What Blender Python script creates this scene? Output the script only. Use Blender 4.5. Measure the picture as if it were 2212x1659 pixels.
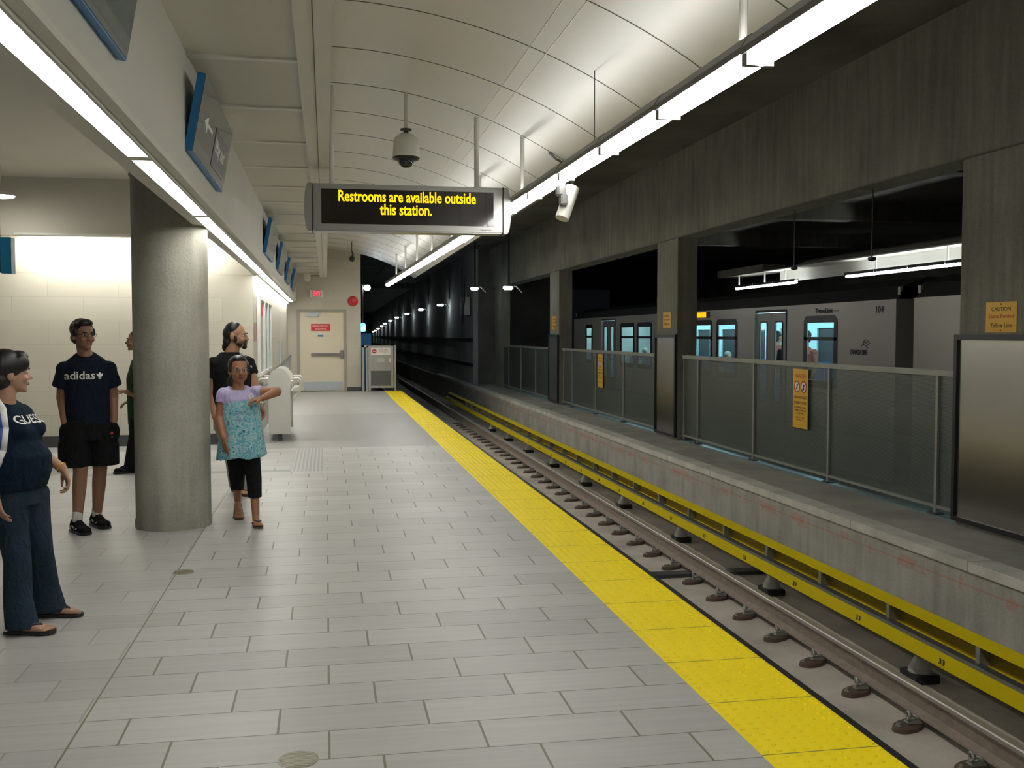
import bpy, bmesh, math, random
from math import sin, cos, pi, sqrt, radians
from mathutils import Vector, Matrix, Euler
from mathutils.bvhtree import BVHTree
for o in list(bpy.data.objects): bpy.data.objects.remove(o)
S = bpy.context.scene; COL = S.collection
random.seed(7)

# ------------------------------------------------------------------ camera, world, exposure
cd = bpy.data.cameras.new('camera'); cam = bpy.data.objects.new('camera', cd); COL.objects.link(cam)
cd.sensor_width = 36.0; cd.lens = 36.0 * 2200 / 2212; cd.clip_start = 0.05; cd.clip_end = 400
cam.location = (0, 0, 1.6)
cam.rotation_euler = (radians(90 - 2.7775), 0, radians(-10.355))
S.camera = cam
W = bpy.data.worlds.new('underground_air'); S.world = W; W.use_nodes = True
W.node_tree.nodes['Background'].inputs[0].default_value = (0.6, 0.7, 0.8, 1)
W.node_tree.nodes['Background'].inputs[1].default_value = 0.004
S.view_settings.view_transform = 'Standard'; S.view_settings.look = 'None'
S.view_settings.exposure = 0.0; S.view_settings.gamma = 1.0; S.view_settings.use_curve_mapping = False
LAMP = 20.0          # radiance of the platform light lenses
LAMP_FAR = 14.0

# ------------------------------------------------------------------ helpers
class MB:
    def __init__(s): s.b = bmesh.new()
    def box(s, x0, x1, y0, y1, z0, z1, bev=0.0, rot=None):
        c = Vector(((x0+x1)/2, (y0+y1)/2, (z0+z1)/2))
        m = Matrix.Translation(c) @ (rot.to_4x4() if rot else Matrix()) @ Matrix.Diagonal((abs(x1-x0), abs(y1-y0), abs(z1-z0), 1))
        r = bmesh.ops.create_cube(s.b, size=1, matrix=m)
        if bev:
            es = list({e for v in r['verts'] for e in v.link_edges})
            bmesh.ops.bevel(s.b, geom=es, offset=bev, segments=2, affect='EDGES')
        return s
    def cone(s, a, b, ra, rb=None, seg=16, caps=True):
        a = Vector(a); b = Vector(b); rb = ra if rb is None else rb
        d = b - a; q = d.to_track_quat('Z', 'Y')
        m = Matrix.Translation((a+b)/2) @ q.to_matrix().to_4x4()
        bmesh.ops.create_cone(s.b, cap_ends=caps, segments=seg, radius1=ra, radius2=rb, depth=d.length, matrix=m)
        return s
    def ell(s, c, r, rot=None, seg=20, rings=12):
        if not hasattr(r, '__len__'): r = (r, r, r)
        m = Matrix.Translation(Vector(c)) @ (rot.to_4x4() if rot else Matrix()) @ Matrix.Diagonal((r[0], r[1], r[2], 1))
        nv = s.b.verts.new; nf = s.b.faces.new
        top = nv(m @ Vector((0, 0, 1))); bot = nv(m @ Vector((0, 0, -1))); G = []
        for i in range(1, rings):
            a = pi*i/rings; G.append([nv(m @ Vector((sin(a)*cos(2*pi*k/seg), sin(a)*sin(2*pi*k/seg), cos(a)))) for k in range(seg)])
        for k in range(seg):
            j = (k+1) % seg
            nf((top, G[0][k], G[0][j])); nf((bot, G[-1][j], G[-1][k]))
            for i in range(len(G)-1): nf((G[i][k], G[i+1][k], G[i+1][j], G[i][j]))
        return s
    def cap(s, a, b, ra, rb=None, seg=14):
        rb = ra if rb is None else rb
        s.cone(a, b, ra, rb, seg); s.ell(a, ra, seg=seg, rings=8); s.ell(b, rb, seg=seg, rings=8); return s
    def tube(s, pts, r, seg=10):
        for i in range(len(pts)-1): s.cone(pts[i], pts[i+1], r, r, seg)
        for p in pts[1:-1]: s.ell(p, r, seg=seg, rings=6)
        return s
    def face(s, pts):
        s.b.faces.new([s.b.verts.new(Vector(p)) for p in pts]); return s
    def prism(s, pts, d):
        """extrude polygon (3-D points) by vector d"""
        d = Vector(d); a = [s.b.verts.new(Vector(p)) for p in pts]; b = [s.b.verts.new(Vector(p)+d) for p in pts]
        n = len(a); s.b.faces.new(a); s.b.faces.new(b[::-1])
        for i in range(n): s.b.faces.new([a[i], b[i], b[(i+1) % n], a[(i+1) % n]])
        return s
    def lathe(s, prof, c=(0, 0), seg=24, axis='Z', M=None):
        rings = []
        for r, z in prof:
            ring = []
            for k in range(seg):
                t = 2*pi*k/seg; p = Vector((c[0]+r*cos(t), c[1]+r*sin(t), z))
                ring.append(s.b.verts.new(M @ p if M else p))
            rings.append(ring)
        for i in range(len(rings)-1):
            for k in range(seg):
                s.b.faces.new([rings[i][k], rings[i][(k+1) % seg], rings[i+1][(k+1) % seg], rings[i+1][k]])
        s.b.faces.new(rings[0][::-1]); s.b.faces.new(rings[-1]); return s
    def loft(s, rings, seg=24, pw=2.0):
        """rings: (center, rx, ry, R) cross sections; R is 3x3 or yaw angle"""
        vs = []
        for c, rx, ry, R in rings:
            if R is None: R = Matrix.Identity(3)
            elif not isinstance(R, Matrix): R = Matrix.Rotation(R, 3, 'Z')
            ring = []
            for k in range(seg):
                t = 2*pi*k/seg; ct, st = cos(t), sin(t)
                px = rx*math.copysign(abs(ct)**(2/pw), ct); py = ry*math.copysign(abs(st)**(2/pw), st)
                ring.append(s.b.verts.new(Vector(c) + R @ Vector((px, py, 0))))
            vs.append(ring)
        for i in range(len(vs)-1):
            for k in range(seg):
                s.b.faces.new([vs[i][k], vs[i][(k+1) % seg], vs[i+1][(k+1) % seg], vs[i+1][k]])
        s.b.faces.new(vs[0][::-1]); s.b.faces.new(vs[-1]); return s
    def build(s, name, mat, parent=None, smooth=False, world=False, kind=None, flat_ang=None):
        if world and parent is not None:
            W_ = Matrix(); q = parent
            while q is not None: W_ = q.matrix_basis @ W_; q = q.parent
            s.b.transform(W_.inverted())
        bmesh.ops.recalc_face_normals(s.b, faces=s.b.faces)
        me = bpy.data.meshes.new(name); s.b.to_mesh(me); s.b.free()
        if mat: me.materials.append(mat)
        if smooth:
            me.polygons.foreach_set('use_smooth', [True]*len(me.polygons))
            if flat_ang: me.set_sharp_from_angle(angle=radians(flat_ang))
        o = bpy.data.objects.new(name, me); COL.objects.link(o)
        if parent is not None: o.parent = parent
        if kind: o['kind'] = kind
        return o

def tag(o, label=None, cat=None, group=None, kind=None):
    if label: o['label'] = label
    if cat: o['category'] = cat
    if group: o['group'] = group
    if kind: o['kind'] = kind
    return o
def thing(name, label, cat, loc=(0, 0, 0), rz=0, group=None):
    o = bpy.data.objects.new(name, None); COL.objects.link(o); o.empty_display_size = 0.1
    o.location = loc; o.rotation_euler = (0, 0, rz)
    o.matrix_basis = Matrix.Translation(loc) @ Matrix.Rotation(rz, 4, 'Z')
    return tag(o, label, cat, group)
def kids(o): return [c for c in COL.objects if c.parent is o]
def dup(root, loc, label=None, rz=None):
    def rec(o, par):
        c = o.copy(); COL.objects.link(c)
        if par is not None: c.parent = par
        for k in CH.get(o.name, []): rec(k, c)
        return c
    CH = {}
    for k in COL.objects:
        if k.parent is not None: CH.setdefault(k.parent.name, []).append(k)
    r = rec(root, None); r.location = loc
    if rz is not None: r.rotation_euler = (0, 0, rz)
    if label: r['label'] = label
    return r
def ordn(i): return ['first','second','third','fourth','fifth','sixth','seventh','eighth','ninth','tenth','eleventh','twelfth','thirteenth','fourteenth','fifteenth','sixteenth','seventeenth','eighteenth','nineteenth','twentieth','twenty-first','twenty-second','twenty-third','twenty-fourth','twenty-fifth','twenty-sixth','twenty-seventh','twenty-eighth','twenty-ninth','thirtieth','thirty-first','thirty-second','thirty-third','thirty-fourth','thirty-fifth','thirty-sixth','thirty-seventh','thirty-eighth','thirty-ninth','fortieth'][i]

# ------------------------------------------------------------------ materials
def newmat(name):
    m = bpy.data.materials.new(name); m.use_nodes = True
    nt = m.node_tree; b = nt.nodes['Principled BSDF']; return m, nt, b
def N(nt, t, **kw):
    n = nt.nodes.new(t)
    for k, v in kw.items():
        if k == 'op': n.operation = v
        elif k.startswith('i'): n.inputs[int(k[1:])].default_value = v
        else: setattr(n, k, v)
    return n
def L(nt, a, b): nt.links.new(a, b)
def M(nt, op, a, b=None, c=None):
    n = nt.nodes.new('ShaderNodeMath'); n.operation = op
    for i, v in enumerate((a, b, c)):
        if v is None: continue
        if isinstance(v, (int, float)): n.inputs[i].default_value = v
        else: nt.links.new(v, n.inputs[i])
    return n.outputs[0]
def mixc(nt, f, a, b):
    n = nt.nodes.new('ShaderNodeMix'); n.data_type = 'RGBA'
    if isinstance(f, (int, float)): n.inputs[0].default_value = f
    else: nt.links.new(f, n.inputs[0])
    for i, v in ((6, a), (7, b)):
        if isinstance(v, tuple): n.inputs[i].default_value = (*v[:3], 1)
        else: nt.links.new(v, n.inputs[i])
    return n.outputs[2]
def plain(name, col, rough=0.5, metal=0.0, var=0.12, scale=8.0, bump=0.0, spec=0.5, stretch=(1, 1, 1), coat=0.0):
    m, nt, b = newmat(name)
    tc = N(nt, 'ShaderNodeTexCoord'); mp = N(nt, 'ShaderNodeMapping'); mp.inputs['Scale'].default_value = stretch
    L(nt, tc.outputs['Object'], mp.inputs[0])
    no = N(nt, 'ShaderNodeTexNoise'); no.inputs['Scale'].default_value = scale; no.inputs['Detail'].default_value = 4
    L(nt, mp.outputs[0], no.inputs['Vector'])
    f = M(nt, 'MULTIPLY', no.outputs['Fac'], 1.0)
    c = mixc(nt, f, tuple(v*(1-var) for v in col), tuple(min(1, v*(1+var)) for v in col))
    L(nt, c, b.inputs['Base Color'])
    b.inputs['Roughness'].default_value = rough; b.inputs['Metallic'].default_value = metal
    b.inputs['Specular IOR Level'].default_value = spec; b.inputs['Coat Weight'].default_value = coat
    if bump:
        bn = N(nt, 'ShaderNodeBump'); bn.inputs['Strength'].default_value = bump; bn.inputs['Distance'].default_value = 0.01
        L(nt, no.outputs['Fac'], bn.inputs['Height']); L(nt, bn.outputs[0], b.inputs['Normal'])
    return m
def emit(name, col, st, tint=None):
    m, nt, b = newmat(name)
    no = N(nt, 'ShaderNodeTexNoise'); no.inputs['Scale'].default_value = 3
    c = mixc(nt, no.outputs['Fac'], tuple(v*0.96 for v in col), col)
    L(nt, c, b.inputs['Emission Color']); b.inputs['Emission Strength'].default_value = st
    b.inputs['Base Color'].default_value = (*[v*0.8 for v in col], 1)
    return m
def concrete(name, col, var=0.35, scale=1.4, streak=0.5, rough=0.85, holes=False, red=False):
    m, nt, b = newmat(name)
    ge = N(nt, 'ShaderNodeNewGeometry'); P = ge.outputs['Position']
    n1 = N(nt, 'ShaderNodeTexNoise'); n1.inputs['Scale'].default_value = scale; n1.inputs['Detail'].default_value = 6; L(nt, P, n1.inputs['Vector'])
    mp = N(nt, 'ShaderNodeMapping'); mp.inputs['Scale'].default_value = (9, 9, 0.8); L(nt, P, mp.inputs[0])
    n2 = N(nt, 'ShaderNodeTexNoise'); n2.inputs['Scale'].default_value = 1.3; n2.inputs['Detail'].default_value = 4; L(nt, mp.outputs[0], n2.inputs['Vector'])
    n3 = N(nt, 'ShaderNodeTexNoise'); n3.inputs['Scale'].default_value = 60; n3.inputs['Detail'].default_value = 2; L(nt, P, n3.inputs['Vector'])
    f = M(nt, 'ADD', M(nt, 'MULTIPLY', n1.outputs['Fac'], 1.0-streak*0.5), M(nt, 'MULTIPLY', n2.outputs['Fac'], streak*0.5))
    f = M(nt, 'ADD', M(nt, 'MULTIPLY', M(nt, 'SUBTRACT', f, 0.5), 2.4), 0.5)
    f = M(nt, 'ADD', f, M(nt, 'MULTIPLY', M(nt, 'SUBTRACT', n3.outputs['Fac'], 0.5), 0.6))
    f2 = N(nt, 'ShaderNodeClamp'); L(nt, f, f2.inputs[0])
    c = mixc(nt, f2.outputs[0], tuple(v*(1-var) for v in col), tuple(v*(1+var) for v in col))
    if red:
        sx = N(nt, 'ShaderNodeSeparateXYZ'); L(nt, P, sx.inputs[0])
        dz = M(nt, 'ABSOLUTE', M(nt, 'ADD', sx.outputs[2], 0.365))
        ln = M(nt, 'LESS_THAN', dz, 0.008)
        sm = M(nt, 'LESS_THAN', dz, M(nt, 'MULTIPLY', n2.outputs['Fac'], 0.11))
        g = M(nt, 'GREATER_THAN', n1.outputs['Fac'], 0.53)
        k = M(nt, 'MINIMUM', M(nt, 'ADD', M(nt, 'MULTIPLY', ln, 0.35), M(nt, 'MULTIPLY', M(nt, 'MULTIPLY', sm, g), 0.3)), 1)
        c = mixc(nt, k, c, (0.45, 0.13, 0.07))
    L(nt, c, b.inputs['Base Color']); b.inputs['Roughness'].default_value = rough
    bn = N(nt, 'ShaderNodeBump'); bn.inputs['Strength'].default_value = 0.25; bn.inputs['Distance'].default_value = 0.01
    L(nt, n3.outputs['Fac'], bn.inputs['Height']); L(nt, bn.outputs[0], b.inputs['Normal'])
    return m
def tiles(name, au, av, tw, th, shift, ca, cb, grout, gw=0.006, rough=0.35, off=(0, 0), streak=0.12, extra=None, jw=None):
    """running tiles on world axes au/av; each row is shifted by `shift` tile widths"""
    m, nt, b = newmat(name)
    ge = N(nt, 'ShaderNodeNewGeometry'); sx = N(nt, 'ShaderNodeSeparateXYZ'); L(nt, ge.outputs['Position'], sx.inputs[0])
    u = M(nt, 'SUBTRACT', sx.outputs[au], off[0]); v = M(nt, 'SUBTRACT', sx.outputs[av], off[1])
    rv = M(nt, 'DIVIDE', v, th); row = M(nt, 'FLOOR', rv); fv = M(nt, 'SUBTRACT', rv, row)
    uu = M(nt, 'ADD', M(nt, 'DIVIDE', u, tw), M(nt, 'MULTIPLY', row, shift)); col = M(nt, 'FLOOR', uu); fu = M(nt, 'SUBTRACT', uu, col)
    du = M(nt, 'MULTIPLY', M(nt, 'MINIMUM', fu, M(nt, 'SUBTRACT', 1.0, fu)), tw)
    dv = M(nt, 'MULTIPLY', M(nt, 'MINIMUM', fv, M(nt, 'SUBTRACT', 1.0, fv)), th)
    g = M(nt, 'MAXIMUM', M(nt, 'LESS_THAN', du, (jw or gw)/2), M(nt, 'LESS_THAN', dv, gw/2))
    cv = N(nt, 'ShaderNodeCombineXYZ'); L(nt, row, cv.inputs[0]); L(nt, col, cv.inputs[1])
    wn = N(nt, 'ShaderNodeTexWhiteNoise'); wn.noise_dimensions = '3D'; L(nt, cv.outputs[0], wn.inputs['Vector'])
    # streaky grain inside each tile
    cs = N(nt, 'ShaderNodeCombineXYZ'); L(nt, M(nt, 'MULTIPLY', u, 1.2), cs.inputs[0]); L(nt, M(nt, 'MULTIPLY', v, 22.0), cs.inputs[1]); L(nt, M(nt, 'MULTIPLY', wn.outputs['Value'], 30), cs.inputs[2])
    ns = N(nt, 'ShaderNodeTexNoise'); ns.inputs['Scale'].default_value = 1.2; ns.inputs['Detail'].default_value = 5; L(nt, cs.outputs[0], ns.inputs['Vector'])
    f = M(nt, 'ADD', M(nt, 'MULTIPLY', wn.outputs['Value'], 0.55), M(nt, 'MULTIPLY', M(nt, 'SUBTRACT', ns.outputs['Fac'], 0.3), streak*8))
    fc = N(nt, 'ShaderNodeClamp'); L(nt, f, fc.inputs[0])
    c = mixc(nt, fc.outputs[0], ca, cb)
    if extra: c, g = extra(nt, sx, c, g)
    c = mixc(nt, g, c, grout)
    L(nt, c, b.inputs['Base Color']); b.inputs['Roughness'].default_value = rough
    bn = N(nt, 'ShaderNodeBump'); bn.inputs['Strength'].default_value = 0.4; bn.inputs['Distance'].default_value = 0.004
    L(nt, M(nt, 'SUBTRACT', 1.0, g), bn.inputs['Height']); L(nt, bn.outputs[0], b.inputs['Normal'])
    return m

def floor_extra(nt, sx, c, g):
    X, Y = sx.outputs[0], sx.outputs[1]
    def rng(v, a, b): return M(nt, 'MULTIPLY', M(nt, 'GREATER_THAN', v, a), M(nt, 'LESS_THAN', v, b))
    # long seam parallel to the edge, paler joints left of it
    seam = M(nt, 'LESS_THAN', M(nt, 'ABSOLUTE', M(nt, 'ADD', X, 1.0)), 0.004)
    left = M(nt, 'LESS_THAN', X, -1.0)
    g = M(nt, 'MULTIPLY', g, M(nt, 'SUBTRACT', 1.0, M(nt, 'MULTIPLY', left, 0.55)))
    g = M(nt, 'MAXIMUM', g, seam)
    # small grey pavers beyond the tiled field, a grooved guide patch and a grey band
    far = M(nt, 'GREATER_THAN', Y, 14.6)
    mid = rng(Y, 14.6, 20.8)
    c = mixc(nt, far, c, (0.38, 0.375, 0.36))
    c = mixc(nt, mid, c, (0.30, 0.297, 0.285))
    patch = M(nt, 'MULTIPLY', rng(X, -0.42, -0.05), rng(Y, 12.1, 14.6))
    gr = M(nt, 'FRACT', M(nt, 'DIVIDE', X, 0.046))
    pc = mixc(nt, M(nt, 'GREATER_THAN', gr, 0.5), (0.40, 0.40, 0.39), (0.27, 0.27, 0.27))
    c = mixc(nt, patch, c, pc)
    band = M(nt, 'MULTIPLY', rng(X, -2.75, -0.42), rng(Y, 12.1, 12.32))
    c = mixc(nt, band, c, (0.24, 0.24, 0.235))
    # diagonal darker paving field at the far left
    d = M(nt, 'GREATER_THAN', M(nt, 'SUBTRACT', Y, M(nt, 'MULTIPLY', M(nt, 'ADD', X, 3.4), 1.9)), 11.6)
    dl = M(nt, 'MULTIPLY', M(nt, 'MULTIPLY', d, M(nt, 'LESS_THAN', Y, 13.1)), M(nt, 'LESS_THAN', X, -2.75))
    c = mixc(nt, dl, c, (0.22, 0.22, 0.215))
    hide = M(nt, 'MAXIMUM', M(nt, 'MULTIPLY', far, 0.75), M(nt, 'MAXIMUM', patch, band))
    g = M(nt, 'MULTIPLY', g, M(nt, 'SUBTRACT', 1.0, hide))
    return c, g

MT = {}
MT['floor'] = tiles('floor_tile', 0, 1, 0.61, 0.2775, 0.3333, (0.345, 0.34, 0.325), (0.475, 0.47, 0.45), (0.15, 0.135, 0.09), 0.0065, 0.42, off=(0.61, 3.835), extra=floor_extra, jw=0.010)
MT['walltile'] = tiles('beige_wall_tile', 0, 2, 0.95, 0.335, 0.5, (0.60, 0.57, 0.47), (0.70, 0.67, 0.56), (0.52, 0.49, 0.41), 0.006, 0.4, off=(-1.0, 0.12), streak=0.05)
MT['sidetile'] = tiles('beige_side_wall_tile', 1, 2, 0.95, 0.61, 0.5, (0.55, 0.52, 0.45), (0.66, 0.63, 0.55), (0.40, 0.38, 0.33), 0.008, 0.4, off=(15.4, 0.3), streak=0.04)
MT['endtile'] = tiles('beige_end_wall_tile', 0, 2, 0.61, 0.305, 0.5, (0.52, 0.48, 0.39), (0.60, 0.56, 0.46), (0.46, 0.43, 0.35), 0.005, 0.5, off=(-1.0, 0.1), streak=0.04)
MT['white'] = plain('white_painted_panel', (0.72, 0.71, 0.65), 0.42, var=0.04, scale=2)
MT['ceil'] = plain('off_white_ceiling', (0.62, 0.60, 0.53), 0.6, var=0.05, scale=1.5)
MT['vault'] = plain('satin_white_vault_panel', (0.68, 0.67, 0.63), 0.42, metal=0.18, var=0.05, scale=1.5)
MT['fascia'] = plain('bulkhead_paint', (0.56, 0.55, 0.50), 0.55, var=0.05, scale=1.5)
MT['joint'] = plain('dark_joint', (0.10, 0.10, 0.09), 0.7)
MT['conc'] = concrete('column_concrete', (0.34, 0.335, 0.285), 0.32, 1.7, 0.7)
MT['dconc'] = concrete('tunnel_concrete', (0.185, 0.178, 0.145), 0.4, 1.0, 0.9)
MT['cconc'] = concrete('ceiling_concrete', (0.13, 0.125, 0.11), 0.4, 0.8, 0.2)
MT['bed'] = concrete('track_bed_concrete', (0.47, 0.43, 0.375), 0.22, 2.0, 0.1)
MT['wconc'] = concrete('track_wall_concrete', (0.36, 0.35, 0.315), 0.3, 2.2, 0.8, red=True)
MT['walk'] = concrete('walkway_concrete', (0.30, 0.295, 0.255), 0.2, 2.0, 0.1)
MT['lip'] = concrete('walkway_lip_concrete', (0.50, 0.49, 0.44), 0.2, 3.0, 0.1)
MT['yellow'] = plain('yellow_tactile', (0.93, 0.74, 0.002), 0.5, var=0.05, scale=3, spec=0.4)
MT['pyellow'] = plain('yellow_cover_board', (0.66, 0.52, 0.004), 0.6, var=0.1, scale=4, spec=0.15)
MT['pdark'] = plain('amber_back_board', (0.26, 0.18, 0.012), 0.35, var=0.1)
MT['steel'] = plain('rail_steel', (0.46, 0.43, 0.40), 0.45, 0.6, var=0.25, scale=12, stretch=(1, .1, 1))
MT['rust'] = plain('rusty_rail_web', (0.27, 0.22, 0.185), 0.75, 0.2, var=0.35, scale=14)
MT['clipplate'] = plain('brown_clip_plate', (0.13, 0.09, 0.07), 0.6, 0.3, var=0.3, scale=14)
MT['railhead'] = plain('rail_side', (0.36, 0.30, 0.265), 0.5, 0.4, var=0.25, scale=10, stretch=(1, .2, 1))
MT['alu'] = plain('brushed_aluminium', (0.46, 0.46, 0.45), 0.32, 0.8, var=0.05)
MT['brushed'] = plain('brushed_steel_panel', (0.42, 0.41, 0.385), 0.24, 1.0, var=0.04, scale=4, stretch=(1, 20, 1))
MT['frame'] = plain('dark_panel_frame', (0.02, 0.022, 0.028), 0.4, 0.3)
MT['black'] = plain('black_plastic', (0.015, 0.015, 0.016), 0.4)
MT['dgrey'] = plain('dark_grey_paint', (0.06, 0.062, 0.065), 0.5)
MT['housing'] = plain('grey_light_housing', (0.21, 0.205, 0.20), 0.45, 0.3, var=0.05)
MT['galv'] = plain('galvanised_metal', (0.38, 0.39, 0.36), 0.4, 0.6, var=0.15, scale=20)
MT['cream'] = plain('cream_door_paint', (0.72, 0.65, 0.50), 0.45, var=0.02, scale=1)
MT['doorframe'] = plain('taupe_door_frame', (0.36, 0.33, 0.27), 0.5)
MT['kick'] = plain('steel_kick_plate', (0.50, 0.53, 0.56), 0.45, 0.3, var=0.03)
MT['red'] = plain('red_sign', (0.62, 0.03, 0.03), 0.4)
MT['redbell'] = plain('red_bell', (0.60, 0.03, 0.035), 0.3)
MT['orange'] = plain('amber_sign', (0.72, 0.40, 0.012), 0.45, var=0.05)
MT['ink'] = plain('black_ink', (0.02, 0.02, 0.02), 0.6)
MT['redink'] = plain('red_ink', (0.5, 0.06, 0.03), 0.6)
MT['wht'] = plain('white_print', (0.80, 0.80, 0.76), 0.5)
MT['blue'] = plain('blue_sign_edge', (0.015, 0.16, 0.42), 0.35)
MT['bface'] = plain('slate_sign_face', (0.085, 0.12, 0.15), 0.16, var=0.1, scale=2, coat=0.4)
MT['purple'] = plain('purple_sign_band', (0.07, 0.06, 0.16), 0.2, coat=0.3)
MT['lens'] = emit('light_lens', (1.0, 0.98, 0.925), LAMP)
MT['lensfar'] = emit('far_light_lens', (0.95, 1.0, 1.0), LAMP_FAR)
MT['tlamp'] = emit('tunnel_lamp_glow', (0.86, 0.97, 1.0), 45)
MT['bluelamp'] = emit('blue_lamp_glow', (0.05, 0.35, 1.0), 9)
MT['led'] = emit('amber_led_text', (1.0, 0.72, 0.0), 1.05)
MT['exit'] = emit('red_exit_glow', (1.0, 0.10, 0.16), 1.0)
MT['dest'] = emit('amber_destination_display', (1.0, 0.52, 0.0), 1.1)
MT['tint'] = emit('train_interior_lamp', (0.48, 0.90, 1.0), 34)

def frame(o, r, u):
    r = Vector(r).normalized(); u = Vector(u).normalized(); n = r.cross(u)
    m = Matrix((r, u, n)).transposed().to_4x4(); m.translation = Vector(o); return m
TMP = bpy.data.scenes.new('workbench')
def baked(o):
    TMP.collection.objects.link(o)
    with bpy.context.temp_override(scene=TMP, view_layer=TMP.view_layers[0]):
        dg = bpy.context.evaluated_depsgraph_get(); dg.update()
        return bpy.data.meshes.new_from_object(o.evaluated_get(dg))
def text_bm(s, w=None, h=None, bold=0.0, space=1.0, align='CENTER', depth=0.002):
    cu = bpy.data.curves.new('t', 'FONT'); cu.body = s; cu.size = 1; cu.align_x = align; cu.offset = bold
    cu.space_character = space; cu.extrude = 0; cu.resolution_u = 3
    o = bpy.data.objects.new('t', cu); me = baked(o)
    bpy.data.objects.remove(o)
    b = bmesh.new(); b.from_mesh(me); bpy.data.meshes.remove(me)
    xs = [v.co.x for v in b.verts]; ys = [v.co.y for v in b.verts]
    x0, x1, y0, y1 = min(xs), max(xs), min(ys), max(ys)
    sy = (h/(y1-y0)) if h else (w/(x1-x0)); sxx = (w/(x1-x0)) if w else sy
    for v in b.verts: v.co.x = (v.co.x-(x0+x1)/2)*sxx; v.co.y = (v.co.y-(y0+y1)/2)*sy
    if depth:
        r = bmesh.ops.extrude_face_region(b, geom=list(b.faces))
        for v in [g for g in r['geom'] if isinstance(g, bmesh.types.BMVert)]: v.co.z += depth
    return b
def put_text(name, s, mat, fr, w, h, parent, at=(0, 0), **kw):
    b = text_bm(s, w, h, **kw); b.transform(Matrix.Translation((at[0], at[1], 0))); b.transform(fr)
    m = MB(); m.b.free(); m.b = b
    return m.build(name, mat, parent, world=True)
def rect(m, fr, x0, x1, y0, y1, z0, z1):
    pts = [fr @ Vector(p) for p in ((x0, y0, z0), (x1, y0, z0), (x1, y1, z0), (x0, y1, z0))]
    n = (fr.to_3x3() @ Vector((0, 0, 1)))*(z1-z0)
    m.prism(pts, n); return m
def struct(m, name, mat, **kw): return m.build(name, mat, kind='structure', **kw)

# ------------------------------------------------------------------ platform, track bed, walls, ceilings
XE = 2.12; YE = 29.2
struct(MB().box(-9, 1.62, -6, YE, -0.3, 0), 'floor', MT['floor'])
m = MB().box(1.62, XE-0.012, -6, YE+0.02, -0.3, 0.0)
struct(m, 'tactile_base', MT['yellow'])
def dome(m, x, y, r=0.0135, h=0.007):
    b = m.b; rings = []
    for rr, z in ((r, 0.0), (r*0.72, h*0.8)):
        rings.append([b.verts.new((x+rr*cos(pi*k/3), y+rr*sin(pi*k/3), z)) for k in range(6)])
    for k in range(6): b.faces.new([rings[0][k], rings[0][(k+1) % 6], rings[1][(k+1) % 6], rings[1][k]])
    b.faces.new(rings[1])
m = MB()
yj = 3.571; pit = 0.0555
for j in range(-1, 46):
    y0 = yj+j*0.555
    for k in range(10):
        for i in range(9):
            y = y0+pit*(k+0.5)
            if y < YE: dome(m, 1.62+0.028+i*pit, y)
struct(m, 'tactile_domes', MT['yellow'])
m = MB()
for j in range(-1, 47):
    y = yj+j*0.555
    if y < YE: m.box(1.62, XE-0.012, y-0.002, y+0.002, -0.01, 0.0006)
struct(m, 'tactile_joints', MT['joint'])
struct(MB().box(XE-0.012, XE+0.03, -6, YE+0.02, -0.12, -0.004), 'trim_1', MT['black'])
struct(MB().box(1.7, XE, -6, YE, -1.1, -0.3), 'platform_edge_wall', MT['dconc'])
struct(MB().box(1.7, 5.05, -6, 60, -1.3, -1.1), 'track_bed', MT['bed'])
struct(MB().box(4.93, 5.3, -6, 60, -1.1, -0.25), 'wall_track', MT['wconc'])
# walkway between the tracks with its lip blocks
struct(MB().box(5.14, 6.6, -6, 60, -1.1, -0.17), 'walkway', MT['walk'])
m = MB(); y = -6
random.seed(3)
while y < 45:
    l = random.choice([0.95, 1.2, 1.4, 1.8]); m.box(4.905, 5.14, y, y+l-0.008, -0.25, -0.168, 0.006); y += l
struct(m, 'walkway_lip', MT['lip'])
# end wall with door opening
dx0, dx1, dz = -0.80, 0.58, 2.31
m = MB().box(-1.04, dx0, YE, YE+0.25, 0, 4.1).box(dx1, 0.985, YE, YE+0.25, 0, 4.1).box(dx0, dx1, YE, YE+0.25, dz, 4.1)
m.box(0.9, 0.985, YE+0.25, YE+4, 0, 4.1)
struct(m, 'wall_end', MT['endtile'])
struct(MB().box(dx1, 0.99, YE-0.015, YE, 0, 0.12), 'baseboard_end', MT['dgrey'])
d = struct(MB().box(dx0+0.09, dx1-0.07, YE+0.02, YE+0.07, 0.01, dz-0.08), 'door_1', MT['cream'])
m = MB().box(dx0, dx0+0.09, YE-0.02, YE+0.1, 0, dz).box(dx1-0.07, dx1, YE-0.02, YE+0.1, 0, dz).box(dx0+0.09, dx1-0.07, YE-0.02, YE+0.1, dz-0.08, dz)
m.build('door_frame', MT['doorframe'], d)
MB().box(-0.62, 0.46, YE+0.008, YE+0.02, 0.03, 0.27).build('kick_plate', MT['kick'], d)
MB().box(-0.41, 0.42, YE-0.05, YE-0.01, 1.01, 1.08, 0.008).box(0.40, 0.49, YE-0.06, YE+0.02, 0.93, 1.16, 0.01).build('push_bar', MT['housing'], d)
m = MB().box(-0.52, -0.20, YE-0.06, YE+0.02, 2.10, 2.20, 0.01).box(-0.45, -0.10, YE-0.05, YE-0.03, 2.21, 2.235)
m.build('door_closer', MT['kick'], d)
fr = frame((-0.14, YE+0.012, 1.80), (1, 0, 0), (0, 0, 1))
s_ = MB(); rect(s_, fr, -0.265, 0.265, -0.10, 0.10, -0.01, 0.0)
sg = s_.build('notice', MT['red'], d); put_text('lettering', 'EMERGENCY EXIT ONLY', MT['wht'], fr, 0.44, 0.045, sg, at=(0, 0.035)); 
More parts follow.
